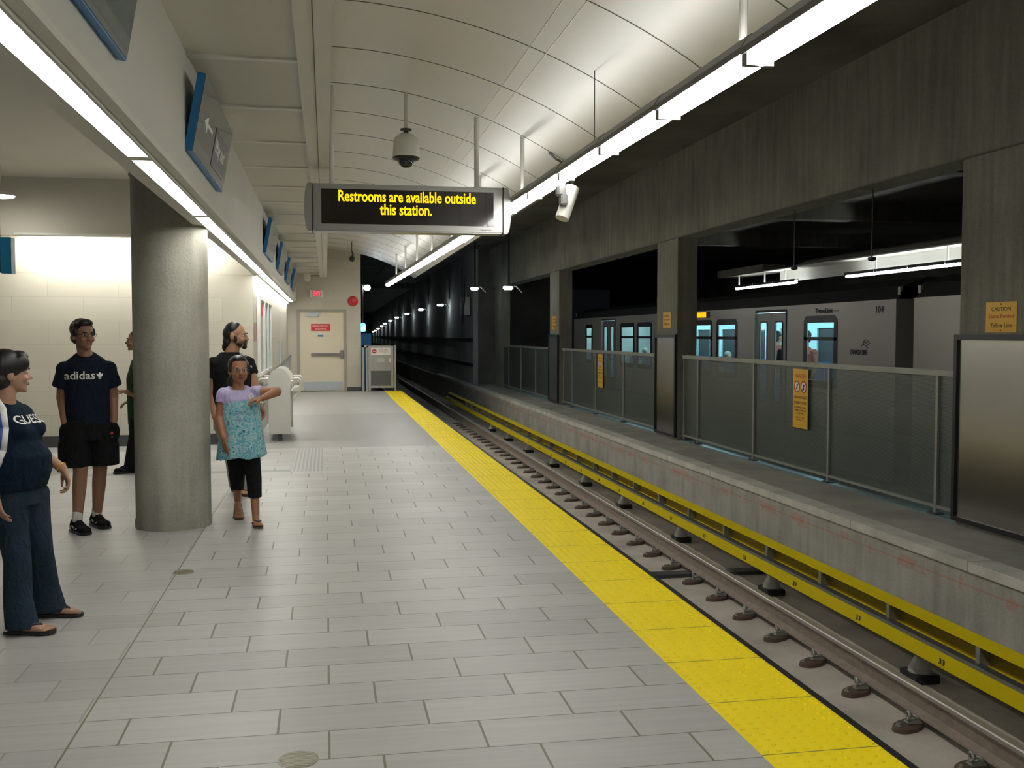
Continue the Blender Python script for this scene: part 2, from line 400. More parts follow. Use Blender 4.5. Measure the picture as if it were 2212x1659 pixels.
put_text('lettering', 'DO NOT ENTER', MT['wht'], fr, 0.30, 0.04, sg, at=(0, -0.04))
s_ = MB(); rect(s_, fr, -0.08, 0.08, -0.26, -0.21, -0.01, 0.0); s_.build('door_number_plate', MT['blue'], d)

# left concourse back wall, with the upper bulkhead and hidden slot light
YB = 15.33
struct(MB().box(-9, -1.04, YB, YB+0.2, 0, 3.75), 'wall_back', MT['walltile'])
struct(MB().box(-9, -1.08, YB-0.015, YB, 0, 0.16), 'baseboard_back', MT['dgrey'])
struct(MB().box(-9, -1.06, YB-0.42, YB-0.3, 2.95, 3.75), 'wall_back_upper', MT['ceil'])
struct(MB().box(-9, -1.06, YB-0.3, YB-0.002, 3.12, 3.2), 'trim_2', MT['ceil'])
struct(MB().box(-9.2, -9, -6, YB, 0, 3.9), 'wall_left', MT['walltile'])
struct(MB().box(-9, -1.06, -6, YB, 3.74, 3.9), 'ceiling', MT['ceil'])
struct(MB().box(-1.24, -1.04, YB+0.2, YE+0.2, 0, 2.5), 'wall_side', MT['sidetile'])
# bulkhead carrying the left light strip
struct(MB().box(-1.06, -0.80, -6, YE, 2.53, 3.78), 'bulkhead', MT['fascia'])
struct(MB().box(-1.06, -0.792, -6, 28.0, 2.495, 2.53), 'trim_3', MT['ceil'])
# flat panelled ceiling and the shallow box beam beside the vault
struct(MB().box(-0.80, -0.14, -6, YE, 3.27, 3.33), 'ceiling_panelled', MT['ceil'])
m = MB(); y = 5.05-1.36*8
while y < YE:
    m.box(-0.795, -0.15, y-0.03, y+0.03, 3.255, 3.27); y += 1.36
struct(m, 'trim_4', MT['white'])
struct(MB().box(-0.15, 0.045, -6, YE, 3.195, 3.36).box(0.02, 0.045, -6, YE, 3.36, 4.02), 'trim_5', MT['ceil'])
struct(MB().box(-0.055, -0.049, -6, YE, 3.191, 3.2), 'trim_6', MT['joint'])
# vaulted ceiling, 1.22 m panels, real gaps between the panels
RV = 4.4
def vz(x): return 3.985-(RV-sqrt(RV*RV-x*x))
def vault(m, y0, y1, x0=0.045, x1=2.5, th=0.03, n=20):
    b = m.b; A = []
    for y in (y0, y1):
        for t in (0, th):
            A.append([b.verts.new((x0+(x1-x0)*i/n, y, vz(x0+(x1-x0)*i/n)+t)) for i in range(n+1)])
    for i in range(n):
        b.faces.new([A[0][i], A[0][i+1], A[2][i+1], A[2][i]]); b.faces.new([A[1][i], A[3][i], A[3][i+1], A[1][i+1]])
        b.faces.new([A[0][i], A[1][i], A[1][i+1], A[0][i+1]]); b.faces.new([A[2][i], A[2][i+1], A[3][i+1], A[3][i]])
    b.faces.new([A[0][0], A[2][0], A[3][0], A[1][0]]); b.faces.new([A[0][n], A[1][n], A[3][n], A[2][n]])
m = MB(); k = -12
while True:
    y0 = 8.69+k*1.22; y1 = y0+1.22
    if y0 > YE: break
    vault(m, max(y0+0.002, -6), min(y1-0.002, YE+0.02)); k += 1
struct(m, 'ceiling_vault', MT['vault'], smooth=True, flat_ang=30)
m = MB()
for k in range(-12, 18):
    y0 = 8.69+k*1.22
    if -6 < y0 < YE: vault(m, y0-0.006, y0+0.006, th=0.003)
for v in m.b.verts: v.co.z -= 0.0025
struct(m, 'vault_joint_strips', MT['joint'])
m = MB(); vault(m, -6, YE, th=0.01)
for v in m.b.verts: v.co.z += 0.032
struct(m, 'vault_backing', MT['joint'])
m = MB()
for x in (1.50, 1.62):
    m.box(x-0.003, x+0.003, -6, YE, vz(x)-0.004, vz(x)+0.02)
struct(m, 'trim_7', MT['white'])
struct(MB().box(2.5, 2.6, -6, YE+0.1, 3.25, 4.7), 'trim_8', MT['cconc'])
# dark concrete over the track, long beam on the pillars
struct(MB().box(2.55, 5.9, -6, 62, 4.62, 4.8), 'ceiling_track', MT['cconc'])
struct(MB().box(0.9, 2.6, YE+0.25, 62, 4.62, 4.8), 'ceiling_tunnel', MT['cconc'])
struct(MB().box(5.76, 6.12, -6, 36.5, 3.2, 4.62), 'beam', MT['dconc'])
struct(MB().box(5.745, 5.76, -6, 36.5, 3.2, 3.215), 'trim_9', MT['joint'])
PIL = []
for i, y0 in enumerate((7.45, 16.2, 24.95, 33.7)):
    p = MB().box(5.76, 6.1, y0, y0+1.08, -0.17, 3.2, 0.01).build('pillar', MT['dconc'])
    tag(p, ['concrete pillar at the right edge holding a caution sign', 'concrete pillar between the two grey fences', 'concrete pillar at the far end of the shorter fence', 'farthest dim concrete pillar where the tunnel begins'][i], 'pillar', 'pillars between the tracks')
    PIL.append(y0)
for i, y0 in enumerate(PIL[:3]):
    y1 = y0+1.08
    t = thing('steel_panel', ['large framed steel panel on the nearest pillar under the caution sign', 'narrow framed steel panel on the pillar between the fences', 'dark framed panel on the third pillar beyond the shorter fence'][i], 'panel', (5.76, (y0+y1)/2, -0.14), 0, 'steel panels on the pillars')
    z0, z1 = -0.12, 1.60
    MB().box(5.738, 5.757, y0+0.05, y1-0.03, z0+0.04, z1-0.05).build('sheet', MT['brushed'] if i < 2 else MT['dgrey'], t, world=True)
    m = MB()
    m.box(5.715, 5.759, y0, y0+0.05, z0, z1).box(5.715, 5.759, y1-0.035, y1+0.01, z0, z1).box(5.715, 5.759, y0+0.05, y1-0.035, z1-0.05, z1).box(5.715, 5.759, y0+0.05, y1-0.035, z0, z0+0.04)
    m.build('frame', MT['frame'], t, world=True)
def caution(y, z, w, h, lab):
    t = thing('caution_sign', lab, 'sign', (5.75, y, z), 0, 'amber caution signs on pillars')
    fr = frame((5.758, y, z), (0, -1, 0), (0, 0, 1))
    m = MB(); rect(m, fr, -w/2, w/2, -h/2, h/2, 0, 0.006); m.build('plate', MT['orange'], t, world=True)
    f2 = fr @ Matrix.Translation((0, 0, 0.0065))
    put_text('lettering', 'CAUTION', MT['ink'], f2, w*0.62, h*0.13, t, at=(0, h*0.27), depth=0.001)
    put_text('lettering', 'Stand', MT['redink'], f2, w*0.35, h*0.13, t, at=(-w*0.235, 0.01), depth=0.001)
    put_text('lettering', 'Behind', MT['redink'], f2, w*0.42, h*0.13, t, at=(w*0.2, 0.01), depth=0.001)
    put_text('lettering', 'Yellow Line', MT['ink'], f2, w*0.7, h*0.15, t, at=(0, -h*0.26), depth=0.001)
    for s in (-1, 1): MB().cone(f2 @ Vector((0, s*h*0.43, -0.002)), f2 @ Vector((0, s*h*0.43, 0.004)), 0.007, seg=8).build('bolt', MT['dgrey'], t, world=True)
caution(7.93, 1.75, 0.41, 0.265, 'amber caution sign on the nearest pillar at the right edge')
caution(16.72, 1.85, 0.40, 0.27, 'amber caution sign on the pillar between the two fences')
caution(25.5, 1.9, 0.36, 0.34, 'small far amber caution sign on the third pillar')

# fences
def meshmat():
    m, nt, b = newmat('woven_fence_mesh')
    ge = N(nt, 'ShaderNodeNewGeometry'); sx = N(nt, 'ShaderNodeSeparateXYZ'); L(nt, ge.outputs['Position'], sx.inputs[0])
    P = 0.014
    a = M(nt, 'FRACT', M(nt, 'DIVIDE', sx.outputs[1], P)); c = M(nt, 'FRACT', M(nt, 'DIVIDE', sx.outputs[2], P))
    hole = M(nt, 'MULTIPLY', M(nt, 'GREATER_THAN', a, 0.45), M(nt, 'GREATER_THAN', c, 0.45))
    no = N(nt, 'ShaderNodeTexNoise'); no.inputs['Scale'].default_value = 1.5; L(nt, ge.outputs['Position'], no.inputs['Vector'])
    L(nt, mixc(nt, no.outputs['Fac'], (0.095, 0.112, 0.10), (0.125, 0.142, 0.125)), b.inputs['Base Color'])
    b.inputs['Roughness'].default_value = 0.45; b.inputs['Metallic'].default_value = 0.35
    L(nt, M(nt, 'SUBTRACT', 1.0, M(nt, 'MULTIPLY', hole, 1.0)), b.inputs['Alpha'])
    return m
MT['mesh'] = meshmat()
MT['fpost'] = plain('grey_green_fence_paint', (0.27, 0.28, 0.245), 0.45, 0.3)
MT['fglow'] = plain('teal_glow_strip', (0.20, 0.27, 0.27), 0.35, 0.4)  # teal colour stands in for the bluish glow under the fences
def fence(y0, y1, posts, lab):
    X = 5.86; t = thing('fence', lab, 'fence', (X, (y0+y1)/2, -0.17), 0, 'grey mesh fences between the tracks')
    MB().box(X+0.004, X+0.012, y0, y1, -0.06, 1.2).build('mesh_panel', MT['mesh'], t, world=True)
    MB().box(X-0.03, X+0.03, y0, y1, 1.2, 1.26, 0.006).build('top_rail', MT['fpost'], t, world=True)
    MB().box(X-0.02, X+0.02, y0, y1, -0.09, -0.06).build('bottom_rail', MT['fpost'], t, world=True)
    MB().box(X-0.05, X+0.05, y0, y1, -0.17, -0.15).build('glow_strip', MT['fglow'], t, world=True)  # flat strip painted as the bluish glow on the walkway
    for y in posts:
        p = MB().box(X-0.022, X+0.003, y-0.02, y+0.02, -0.15, 1.2).build('post', MT['fpost'], t, world=True)
        MB().box(X-0.06, X+0.04, y-0.06, y+0.06, -0.15, -0.135).cone((X-0.04, y+0.04, -0.135), (X-0.04, y+0.04, -0.12), 0.01, seg=6).build('foot_plate', MT['dgrey'], p, world=True)
    return t
fence(8.56, 16.18, (8.98, 11.15, 13.3, 15.45, 16.1), 'long grey mesh fence between the nearest two pillars')
fence(17.32, 24.92, (17.4, 19.6, 21.75, 23.9, 24.8), 'shorter-looking grey mesh fence between the second and third pillars')
fence(26.07, 33.65, (26.2, 28.3, 30.5, 32.6), 'dim mesh fence beyond the third pillar')
fence(0.2, 7.4, (1.0, 3.1, 5.3, 7.2), 'mesh fence in front of the nearest pillar')
def danger(y, z, w, h, lab):
    t = thing('danger_sign', lab, 'sign', (5.82, y, z), 0, 'tall amber danger signs on the fences')
    fr = frame((5.832, y, z), (0, -1, 0), (0, 0, 1))
    m = MB(); rect(m, fr, -w/2, w/2, -h/2, h/2, 0, 0.004); m.build('plate', MT['orange'], t, world=True)
    f2 = fr @ Matrix.Translation((0, 0, 0.0045))
    put_text('lettering', 'DANGER', MT['redink'], f2, w*0.74, h*0.065, t, at=(0, h*0.38), depth=0.001)
    for s in (-1, 1):
        m = MB(); c = f2 @ Vector((s*w*0.225, h*0.2, 0)); m.cone(c, c+Vector((-0.0015, 0, 0)), w*0.19, seg=24); pg = m.build('pictogram', MT['wht'], t, world=True)
        m = MB(); m.lathe([(w*0.19, 0), (w*0.19, 0.003), (w*0.15, 0.003), (w*0.15, 0)], M=frame(c, (0, -1, 0), (0, 0, 1)), seg=24)
        rect(m, frame(c, (0, -1, 1), (0, 1, 1)), -w*0.17, w*0.17, -0.008, 0.008, 0.0015, 0.003); m.build('ring', MT['redink'], pg, world=True)
        m = MB(); cc = f2 @ Vector((s*w*0.225, h*0.2+0.02, 0.001)); m.cone(cc, cc+Vector((-0.002, 0, 0)), 0.014, seg=10); rect(m, f2, s*w*0.225-0.012, s*w*0.225+0.012, h*0.2-0.04, h*0.2+0.01, 0.001, 0.003); m.build('figure', MT['ink'], pg, world=True)
    for s_, yy, hh, ww in (('HIGH VOLTAGE', 0.02, 0.045, 0.8), ('DO NOT CROSS', -0.07, 0.045, 0.8), ('ELECTRIFIED TRACK', -0.15, 0.03, 0.8), ('TRAINS OPERATE', -0.20, 0.03, 0.8), ('AT ANY TIME', -0.25, 0.026, 0.5), ('KEEP OFF', -0.32, 0.022, 0.6), ('TRACK', -0.36, 0.022, 0.6)):
        put_text('lettering', s_, MT['ink'], f2, w*ww, h*hh, t, at=(0, h*yy), depth=0.001)
danger(11.85, 0.80, 0.40, 0.74, 'tall amber danger sign on the long near fence')
danger(21.3, 0.82, 0.40, 0.72, 'tall amber danger sign on the shorter far fence')
# concrete column in the platform
t = thing('column', 'round grey concrete column on the tiled floor', 'column', (-1.27, 8.89, 0))
MB().lathe([(0.308, 0.0), (0.310, 0.05), (0.303, 0.08), (0.303, 2.90)], seg=48).build('shaft', MT['conc'], t, smooth=True, flat_ang=40)
MB().lathe([(0.30, 2.92), (0.30, 3.735)], seg=48).build('plaster_neck', MT['fascia'], t, smooth=True, flat_ang=40)
MB().lathe([(0.29, 2.90), (0.315, 2.902), (0.315, 2.918), (0.29, 2.92)], seg=48).build('collar', MT['dgrey'], t, smooth=True, flat_ang=40)

# ------------------------------------------------------------------ platform light strips
def strip_pt(y):   # centre of the suspended strip over the platform edge
    f = (y-3.0)/24.6; return 1.965-0.245*f, 2.865+0.12*f
Ys = 4.395-1.2*8; k = 0; right = []
ang = math.atan((1.965-1.72)/24.6)
proto = None
ylist = []
y = Ys
while y < 27.4: ylist.append(y); y += 1.205
first = 4.395-1.205
vis = [y for y in ylist if y > 1.9]
for y in ylist:
    yc = y+0.6025; x, z = strip_pt(yc)
    lab = ('suspended light over the platform edge, %s from the camera' % ordn(vis.index(y))) if y in vis else 'suspended light over the platform edge, behind the camera'
    if proto is None:
        t = thing('strip_light', lab, 'light', (x, yc, z), ang, 'suspended strip lights over the platform edge')
        m = MB()
        prof = [(-0.062, 0.0), (-0.058, -0.022), (-0.038, -0.045), (0, -0.055), (0.038, -0.045), (0.058, -0.022), (0.062, 0.0)]
        m.prism([(px, -0.572, pz) for px, pz in prof], (0, 1.144, 0)); m.build('lens', MT['lens'], t, smooth=True, flat_ang=60)
        m = MB(); m.prism([(px, -0.6025, pz) for px, pz in ((-0.085, 0.0), (-0.085, 0.03), (-0.05, 0.085), (-0.028, 0.098), (-0.028, 0.088), (-0.045, 0.07), (-0.07, 0.02), (-0.07, 0.001), (0.07, 0.001), (0.07, 0.02), (0.045, 0.07), (0.028, 0.088), (0.028, 0.098), (0.05, 0.085), (0.085, 0.03), (0.085, 0.0))], (0, 1.205, 0))
        for s in (-1, 1): m.box(-0.066, 0.066, s*0.588-0.0135, s*0.588+0.0135, -0.05, 0.01)
        m.build('housing', MT['housing'], t)
        MB().box(-0.022, 0.022, -0.56, 0.56, 0.055, 0.07).build('uplight', emit('uplight_glow', (1, 0.985, 0.94), LAMP*0.9), t)
        proto = t
    else: dup(proto, (x, yc, z), lab)
for i, y in enumerate([4.67-2.65*2, 4.67-2.65]+[4.67+2.65*k for k in range(9)]):
    x, z = strip_pt(y)
    if i == 3: m = MB().cone((x+0.03, y, z+0.06), (x+0.03, y, vz(x)-0.001), 0.004, seg=6)
    else: m = MB().cone((x+0.03, y, z+0.14), (x+0.03, y, vz(x)-0.001), 0.021, seg=12).cone((x+0.03, y, z+0.06), (x+0.03, y, z+0.15), 0.008, seg=8)
    o = m.build('hanger_rod', MT['white'] if i != 3 else MT['dgrey'])
    tag(o, 'cream rod holding the suspended strip light, %s along the edge' % ordn(i) if i != 3 else 'thin wire holding the suspended strip light', 'rod', 'hanger rods of the strip lights')
# left strip set in the bulkhead
proto = None; y = 7.95-2.55*5; n = 0
while y < 27.6:
    l = 2.55
    lab = 'recessed strip light under the left bulkhead, %s along the row' % ordn(n)
    if proto is None:
        t = thing('recessed_light', lab, 'light', (-0.905, y+l/2, 2.495), 0, 'recessed strip lights under the left bulkhead')
        MB().box(-0.048, 0.048, -l/2+0.06, l/2-0.06, -0.012, 0.002, 0.004).build('lens', MT['lens'], t)
        MB().box(-0.062, -0.049, -l/2, l/2, -0.018, 0.0).box(0.049, 0.062, -l/2, l/2, -0.018, 0.0).box(-0.049, 0.049, -l/2, -l/2+0.055, -0.016, 0).box(-0.049, 0.049, l/2-0.055, l/2, -0.016, 0).build('housing', MT['fascia'], t)
        proto = t
    else: dup(proto, (-0.905, y+l/2, 2.495), lab)
    y += l; n += 1
    if y+l > 28.6: break
# hidden slot lamps behind the bulkhead of the back wall and along the side wall
def slot_lamp(x0, x1, y0, y1, z0, z1, st, lab):
    t = thing('slot_light', lab, 'light', ((x0+x1)/2, (y0+y1)/2, z0))
    MB().box(x0, x1, y0, y1, z0+0.012, z1).build('tray', MT['white'], t, world=True)
    MB().box(x0+0.005, x1-0.005, y0+0.005, y1-0.005, z0, z0+0.01).build('lens', emit('slot_glow', (1, 0.98, 0.93), st), t, world=True)
slot_lamp(-4.15, -1.5, YB-0.24, YB-0.16, 2.98, 3.11, 110, 'slot light tucked above the beige back wall')
slot_lamp(-1.04+0.005, -1.04+0.045, 15.5, 28.5, 2.44, 2.49, 30, 'thin slot light washing the side wall beside the door')
MB().box(-4.15, -1.5, YB-0.435, YB-0.42, 2.955, 2.985).build('trim_10', MT['wht'], kind='structure')

# ------------------------------------------------------------------ signs on the left bulkhead
def bsign(y0, y1, lab, text=False):
    t = thing('wall_sign', lab, 'sign', (-0.79, (y0+y1)/2, 2.68), 0, 'blue edged box signs on the left bulkhead')
    ux, uz = 0.085, 0.455; w = y1-y0; h = sqrt(ux*ux+uz*uz)
    fr = frame((-0.765+ux/2, (y0+y1)/2, 2.675+uz/2), (0, 1, 0), (ux, 0, uz))
    m = MB(); rect(m, fr, -w/2, w/2, -h/2, h/2, -0.045, 0); m.build('box', MT['blue'], t, world=True)
    m = MB(); rect(m, fr, -w/2+.006, w/2-.012, -h/2+.008, h/2-.008, 0, 0.004); m.build('face', MT['bface'], t, world=True)
    m = MB(); m.box(-0.80, -0.745, y0+0.3, y1-0.3, 2.85, 2.95); m.build('bracket', MT['dgrey'], t, world=True)
    if text:
        fr = fr @ Matrix.Translation((0, 0, 0.005))
        m = MB(); rect(m, fr, -w*0.02, w*0.40, -h*0.36, h*0.18, 0, 0.002); m.build('band', MT['purple'], t, world=True)
        put_text('lettering', 'Way out', MT['wht'], fr @ Matrix.Translation((0, 0, .002)), w*0.34, h*0.27, t, at=(w*0.17, -h*0.08), bold=0.01)
        m = MB(); rect(m, fr, -w*0.33, -w*0.12, h*0.0, h*0.04, 0, 0.003)
        m.prism([fr @ Vector(p) for p in ((-w*0.36, h*0.02, 0), (-w*0.27, h*0.13, 0), (-w*0.27, -h*0.09, 0))], (0.003, 0, 0))
        m.build('arrow', MT['wht'], t, world=True)
bsign(2.5, 4.28, 'blue edged sign box cut by the top edge of the picture')
bsign(6.28, 8.05, 'large blue edged sign with arrow and white lettering', True)
bsign(13.8, 15.7, 'small blue edged sign, nearest of the far four')
bsign(17.3, 19.2, 'small blue edged sign, second of the far four')
bsign(20.8, 22.7, 'small blue edged sign, third of the far four')
bsign(24.3, 26.2, 'small blue edged sign nearest the end door')
# hanging sign and pendant lamp at the left edge of the view
t = thing('hanging_sign', 'blue and grey hanging sign at the left edge of the view', 'sign', (-3.6, 11.0, 2.24))
MB().box(-4.2, -3.18, 10.97, 11.05, 2.22, 2.56, 0.004).build('face', MT['bface'], t, world=True)
MB().box(-3.18, -3.08, 10.94, 11.08, 2.21, 2.57, 0.004).build('end_box', plain('bright_blue_sign', (0.03, 0.30, 0.60), 0.35), t, world=True)
MB().cone((-3.21, 11.0, 2.56), (-3.21, 11.0, 3.74), 0.018).box(-3.26, -3.2, 10.97, 11.03, 2.57, 2.66).build('rod', MT['galv'], t, world=True)
MT['pend'] = emit('pendant_glow', (1.0, 0.95, 0.84), 55)
for x, y, lab in ((-4.05, 14.0, 'small oval lamp glowing at the left edge near the ceiling'), (-6.3, 14.0, 'added unseen pendant lamp brightening the upper back wall'), (-4.6, 10.2, 'added unseen pendant lamp above the blue hanging sign, brightening the wall')):  # last two are added out of view to brighten the upper back wall
    t = thing('ceiling_lamp', lab, 'light', (x, y, 3.33), 0, 'pendant lamps of the concourse')
    MB().lathe([(0.05, 0.09), (0.16, 0.07), (0.18, 0.03)], seg=20).cone((0, 0, 0.08), (0, 0, 0.41), 0.012).build('shade', MT['white'], t, smooth=True, flat_ang=40)
    MB().ell((0, 0, 0.03), (0.165, 0.165, 0.03)).build('bulb', MT['pend'], t, smooth=True)
t = thing('junction_box', 'small grey box on the left ceiling beside the strip light', 'box', (-1.62, 8.0, 3.6))
MB().box(-1.75, -1.5, 7.3, 7.7, 3.62, 3.742, 0.01).build('body', MT['housing'], t, world=True)

# ------------------------------------------------------------------ passenger information display
YD = 9.9
t = thing('information_display', 'hanging amber text display with grey rounded case', 'display', (0.8, YD, 2.58))
m = MB(); z0, z1 = 2.585, 3.035
m.box(-0.11, 1.72, YD, YD+0.24, z0, z1, 0.012)
m.build('case', MT['alu'], t, world=True)
for s, x in ((-1, -0.115), (1, 1.722)):
    m = MB(); pr = []
    for k in range(9):
        a = -pi/2+pi*k/8; pr.append((x+s*(0.045+0.05*cos(a)), YD-0.003, (z0+z1)/2+(z1-z0)/2*sin(a)*1.0))
    pr = [(x, YD-0.003, z0)]+[(x+s*(0.040+0.035*cos(-pi/2+pi*k/8)), YD-0.003, (z0+z1)/2+((z1-z0)/2)*sin(-pi/2+pi*k/8)) for k in range(9)]+[(x, YD-0.003, z1)]
    m.prism(pr, (0, 0.246, 0)); m.build('end_cap', MT['alu'], t, world=True)
    MB().box(x-0.003, x+0.003, YD-0.005, YD+0.243, z0-0.002, z1+0.002).build('seam', MT['ink'], t, world=True)
MB().box(-0.03, 1.625, YD-0.006, YD+0.01, 2.655, 2.985).build('screen', plain('dark_glass_screen', (0.012, 0.009, 0.008), 0.12, coat=0.5), t, world=True)
fr = frame((0.80, YD-0.008, 2.82), (1, 0, 0), (0, 0, 1))
put_text('line_of_text', 'Restrooms are available outside', MT['led'], fr, 1.32, 0.108, t, at=(-0.01, 0.10), bold=0.022, depth=0.001)
put_text('line_of_text', 'this station.', MT['led'], fr, 0.50, 0.108, t, at=(-0.03, -0.022), bold=0.022, depth=0.001)
put_text('maker_mark', 'DAKTRONICS', MT['dgrey'], frame((1.55, YD-0.002, 2.618), (1, 0, 0), (0, 0, 1)), 0.11, 0.012, t, depth=0.001)
for x in (0.07, 1.475):
    MB().cone((x, YD+0.12, z1), (x, YD+0.12, vz(x)-0.001), 0.023, seg=16).cone((x, YD+0.12, z1), (x, YD+0.12, z1+0.015), 0.045, seg=16).build('hanger', MT['white'], t, world=True, smooth=True, flat_ang=40)
# dome camera
t = thing('dome_camera', 'white dome security camera hanging behind the text display', 'camera', (0.775, 9.9, 3.9))
c = (0.775, 9.9)
MB().cone((c[0], c[1], 3.56), (c[0], c[1], vz(c[0])-0.001), 0.02).build('rod', MT['white'], t, world=True, smooth=True, flat_ang=40)
MB().lathe([(0.02, 3.575), (0.055, 3.57), (0.055, 3.555), (0.02, 3.55), (0.03, 3.52)], c=c).build('flange', MT['dgrey'], t, world=True, smooth=True, flat_ang=40)
MB().lathe([(0.03, 3.53), (0.07, 3.515), (0.112, 3.48), (0.12, 3.45), (0.13, 3.31), (0.13, 3.30)], c=c, seg=32).build('housing', MT['white'], t, world=True, smooth=True, flat_ang=40)
MB().lathe([(0.13, 3.30), (0.132, 3.29), (0.115, 3.272), (0.08, 3.265)], c=c, seg=32).build('rim', MT['black'], t, world=True, smooth=True, flat_ang=40)
MB().ell((c[0], c[1], 3.27), (0.08, 0.08, 0.072), seg=28, rings=16).build('dome', plain('smoked_dome', (0.01, 0.012, 0.02), 0.08, coat=1), t, world=True, smooth=True)
# far ceiling camera in front of the end wall
t = thing('ball_speaker', 'small dark ball on a stalk hanging before the end wall', 'speaker', (0.67, 26.0, 3.9))
MB().cone((0.66, 26, 3.68), (0.66, 26, vz(0.66)-0.001), 0.012).cone((0.66, 26, 3.70), (0.70, 26, 3.60), 0.02).build('stalk', MT['dgrey'], t, world=True)
MB().ell((0.67, 26, 3.50), 0.075).cone((0.67, 26, 3.56), (0.69, 26, 3.62), 0.02).build('ball', MT['black'], t, world=True, smooth=True)
# cylindrical camera hanging beyond the strip light
t = thing('camera_housing', 'white cylindrical camera tilted below the strip light', 'camera', (1.98, 8.3, 2.9))
a = Vector((2.03, 8.30, 2.82)); b = Vector((1.925, 8.24, 2.555))
MB().cone(a, b, 0.058, seg=28).build('barrel', MT['white'], t, world=True, smooth=True, flat_ang=40)
MB().box(1.88, 1.95, 8.2, 8.3, 2.74, 2.83, 0.012).box(1.90, 1.96, 8.16, 8.26, 2.66, 2.75, 0.01).build('junction', MT['housing'], t, world=True)
MB().tube([(2.03, 8.36, 2.80), (2.07, 8.42, 2.90), (2.06, 8.45, 2.99), (1.93, 8.45, 2.99)], 0.014).tube([(1.98, 8.36, 2.82), (2.0, 8.42, 2.93), (1.95, 8.45, 2.99)], 0.014).build('bracket', MT['black'], t, world=True)
t = thing('cable_clamp', 'small dark clamp on the vault edge above the strip light', 'clamp', (2.1, 9.0, 3.3))
MB().box(2.30, 2.37, 9.86, 9.94, vz(2.34)-0.045, vz(2.34)-0.005, 0.01).tube([(2.3, 9.9, vz(2.3)-0.03), (2.24, 9.86, vz(2.24)-0.05), (2.18, 9.9, vz(2.18)-0.015)], 0.012).build('body', MT['housing'], t, world=True)

# ------------------------------------------------------------------ end wall fittings
t = thing('exit_sign', 'lit red EXIT sign above the cream end door', 'sign', (-0.235, YE, 2.65))
MB().box(-0.42, -0.05, YE-0.07, YE, 2.645, 2.85, 0.005).build('case', MT['wht'], t, world=True)
MB().box(-0.355, -0.115, YE-0.073, YE-0.069, 2.66, 2.84).build('panel', plain('rose_exit_face', (0.75, 0.22, 0.26), 0.4), t, world=True)
put_text('lettering', 'EXIT', MT['exit'], frame((-0.235, YE-0.074, 2.75), (1, 0, 0), (0, 0, 1)), 0.21, 0.14, t, bold=0.03)
t = thing('alarm_bell', 'round red alarm bell on the end wall', 'bell', (0.765, YE, 2.54))
MB().lathe([(0.142, 0.0), (0.14, 0.035), (0.12, 0.06), (0.08, 0.075), (0.02, 0.08), (0.001, 0.08)], M=frame((0.765, YE, 2.545), (1, 0, 0), (0, 0, 1)), seg=32).build('gong', MT['redbell'], t, world=True, smooth=True, flat_ang=40)
MB().lathe([(0.016, 0.075), (0.016, 0.09), (0.001, 0.092)], M=frame((0.765, YE, 2.545), (1, 0, 0), (0, 0, 1)), seg=12).build('bolt', MT['galv'], t, world=True)
t = thing('smoke_detector', 'small white device under the ceiling at the end wall', 'detector', (-0.47, 28.2, 3.2))
MB().box(-0.55, -0.40, 28.1, 28.3, 3.03, 3.27, 0.03).build('body', MT['white'], t, world=True)

# gate at the platform end
t = thing('platform_gate', 'grey metal gate with a red warning notice at the platform end', 'gate', (1.45, 28.9, 0))
g = MT['alu']
MB().box(1.0, 1.06, 28.87, 28.93, 0, 1.30).box(1.10, 1.15, 28.87, 28.93, 0, 1.28).box(1.0, 1.15, 28.87, 28.93, 1.24, 1.3).build('hinge_post', g, t, world=True)
MB().box(1.90, 1.95, 28.86, 28.94, 0, 1.31, 0.004).build('latch_post', g, t, world=True)
m = MB().box(1.17, 1.24, 28.88, 28.92, 0.02, 1.28).box(1.81, 1.88, 28.88, 28.92, 0.10, 1.28).box(1.24, 1.81, 28.88, 28.92, 1.23, 1.29).box(1.24, 1.81, 28.88, 28.92, 0.10, 0.16)
m.build('gate_frame', g, t, world=True)
MB().box(1.24, 1.81, 28.89, 28.91, 0.58, 1.23).build('upper_panel', g, t, world=True)
MB().box(1.24, 1.81, 28.895, 28.905, 0.16, 0.58).build('mesh_panel', plain('grey_gate_mesh', (0.13, 0.135, 0.13), 0.5, 0.4), t, world=True)
fr = frame((1.52, 28.885, 1.13), (1, 0, 0), (0, 0, 1))
m = MB(); rect(m, fr, -0.27, 0.27, -0.10, 0.10, -0.004, 0.0); sg = m.build('notice', MT['wht'], t, world=True)
m = MB(); c0 = fr @ Vector((-0.18, 0, 0)); m.cone(c0, c0+Vector((0, -0.003, 0)), 0.062, seg=24); m.build('roundel', MT['red'], sg, world=True)
m = MB(); rect(m, fr, -0.22, -0.14, -0.012, 0.012, 0.003, 0.005); m.build('roundel_bar', MT['wht'], sg, world=True)
sx_ = 0
put_text('lettering', 'DO NOT ENTER', MT['redink'], fr, 0.26, 0.032, sg, at=(0.07, 0.04)); put_text('lettering', 'AUTHORIZED PERSONNEL ONLY', MT['redink'], fr, 0.30, 0.02, sg, at=(0.08, -0.02))
m = MB(); rect(m, frame((1.53, 28.886, 0.88), (1, 0, 0), (0, 0, 1)), -0.095, 0.095, -0.06, 0.06, -0.002, 0.001); m.build('small_notice', plain('cream_label', (0.55, 0.56, 0.48), 0.5), t, world=True)
MB().box(1.75, 1.79, 28.84, 28.89, 0.82, 0.94, 0.006).build('latch', MT['wht'], t, world=True)
t = thing('blue_cabinet', 'bright blue panel standing behind the platform gate', 'cabinet', (1.1, 30.6, 0))
MB().box(0.99, 1.33, 30.5, 30.8, 0, 1.64, 0.01).build('body', plain('signal_blue', (0.01, 0.19, 0.50), 0.4), t, world=True)
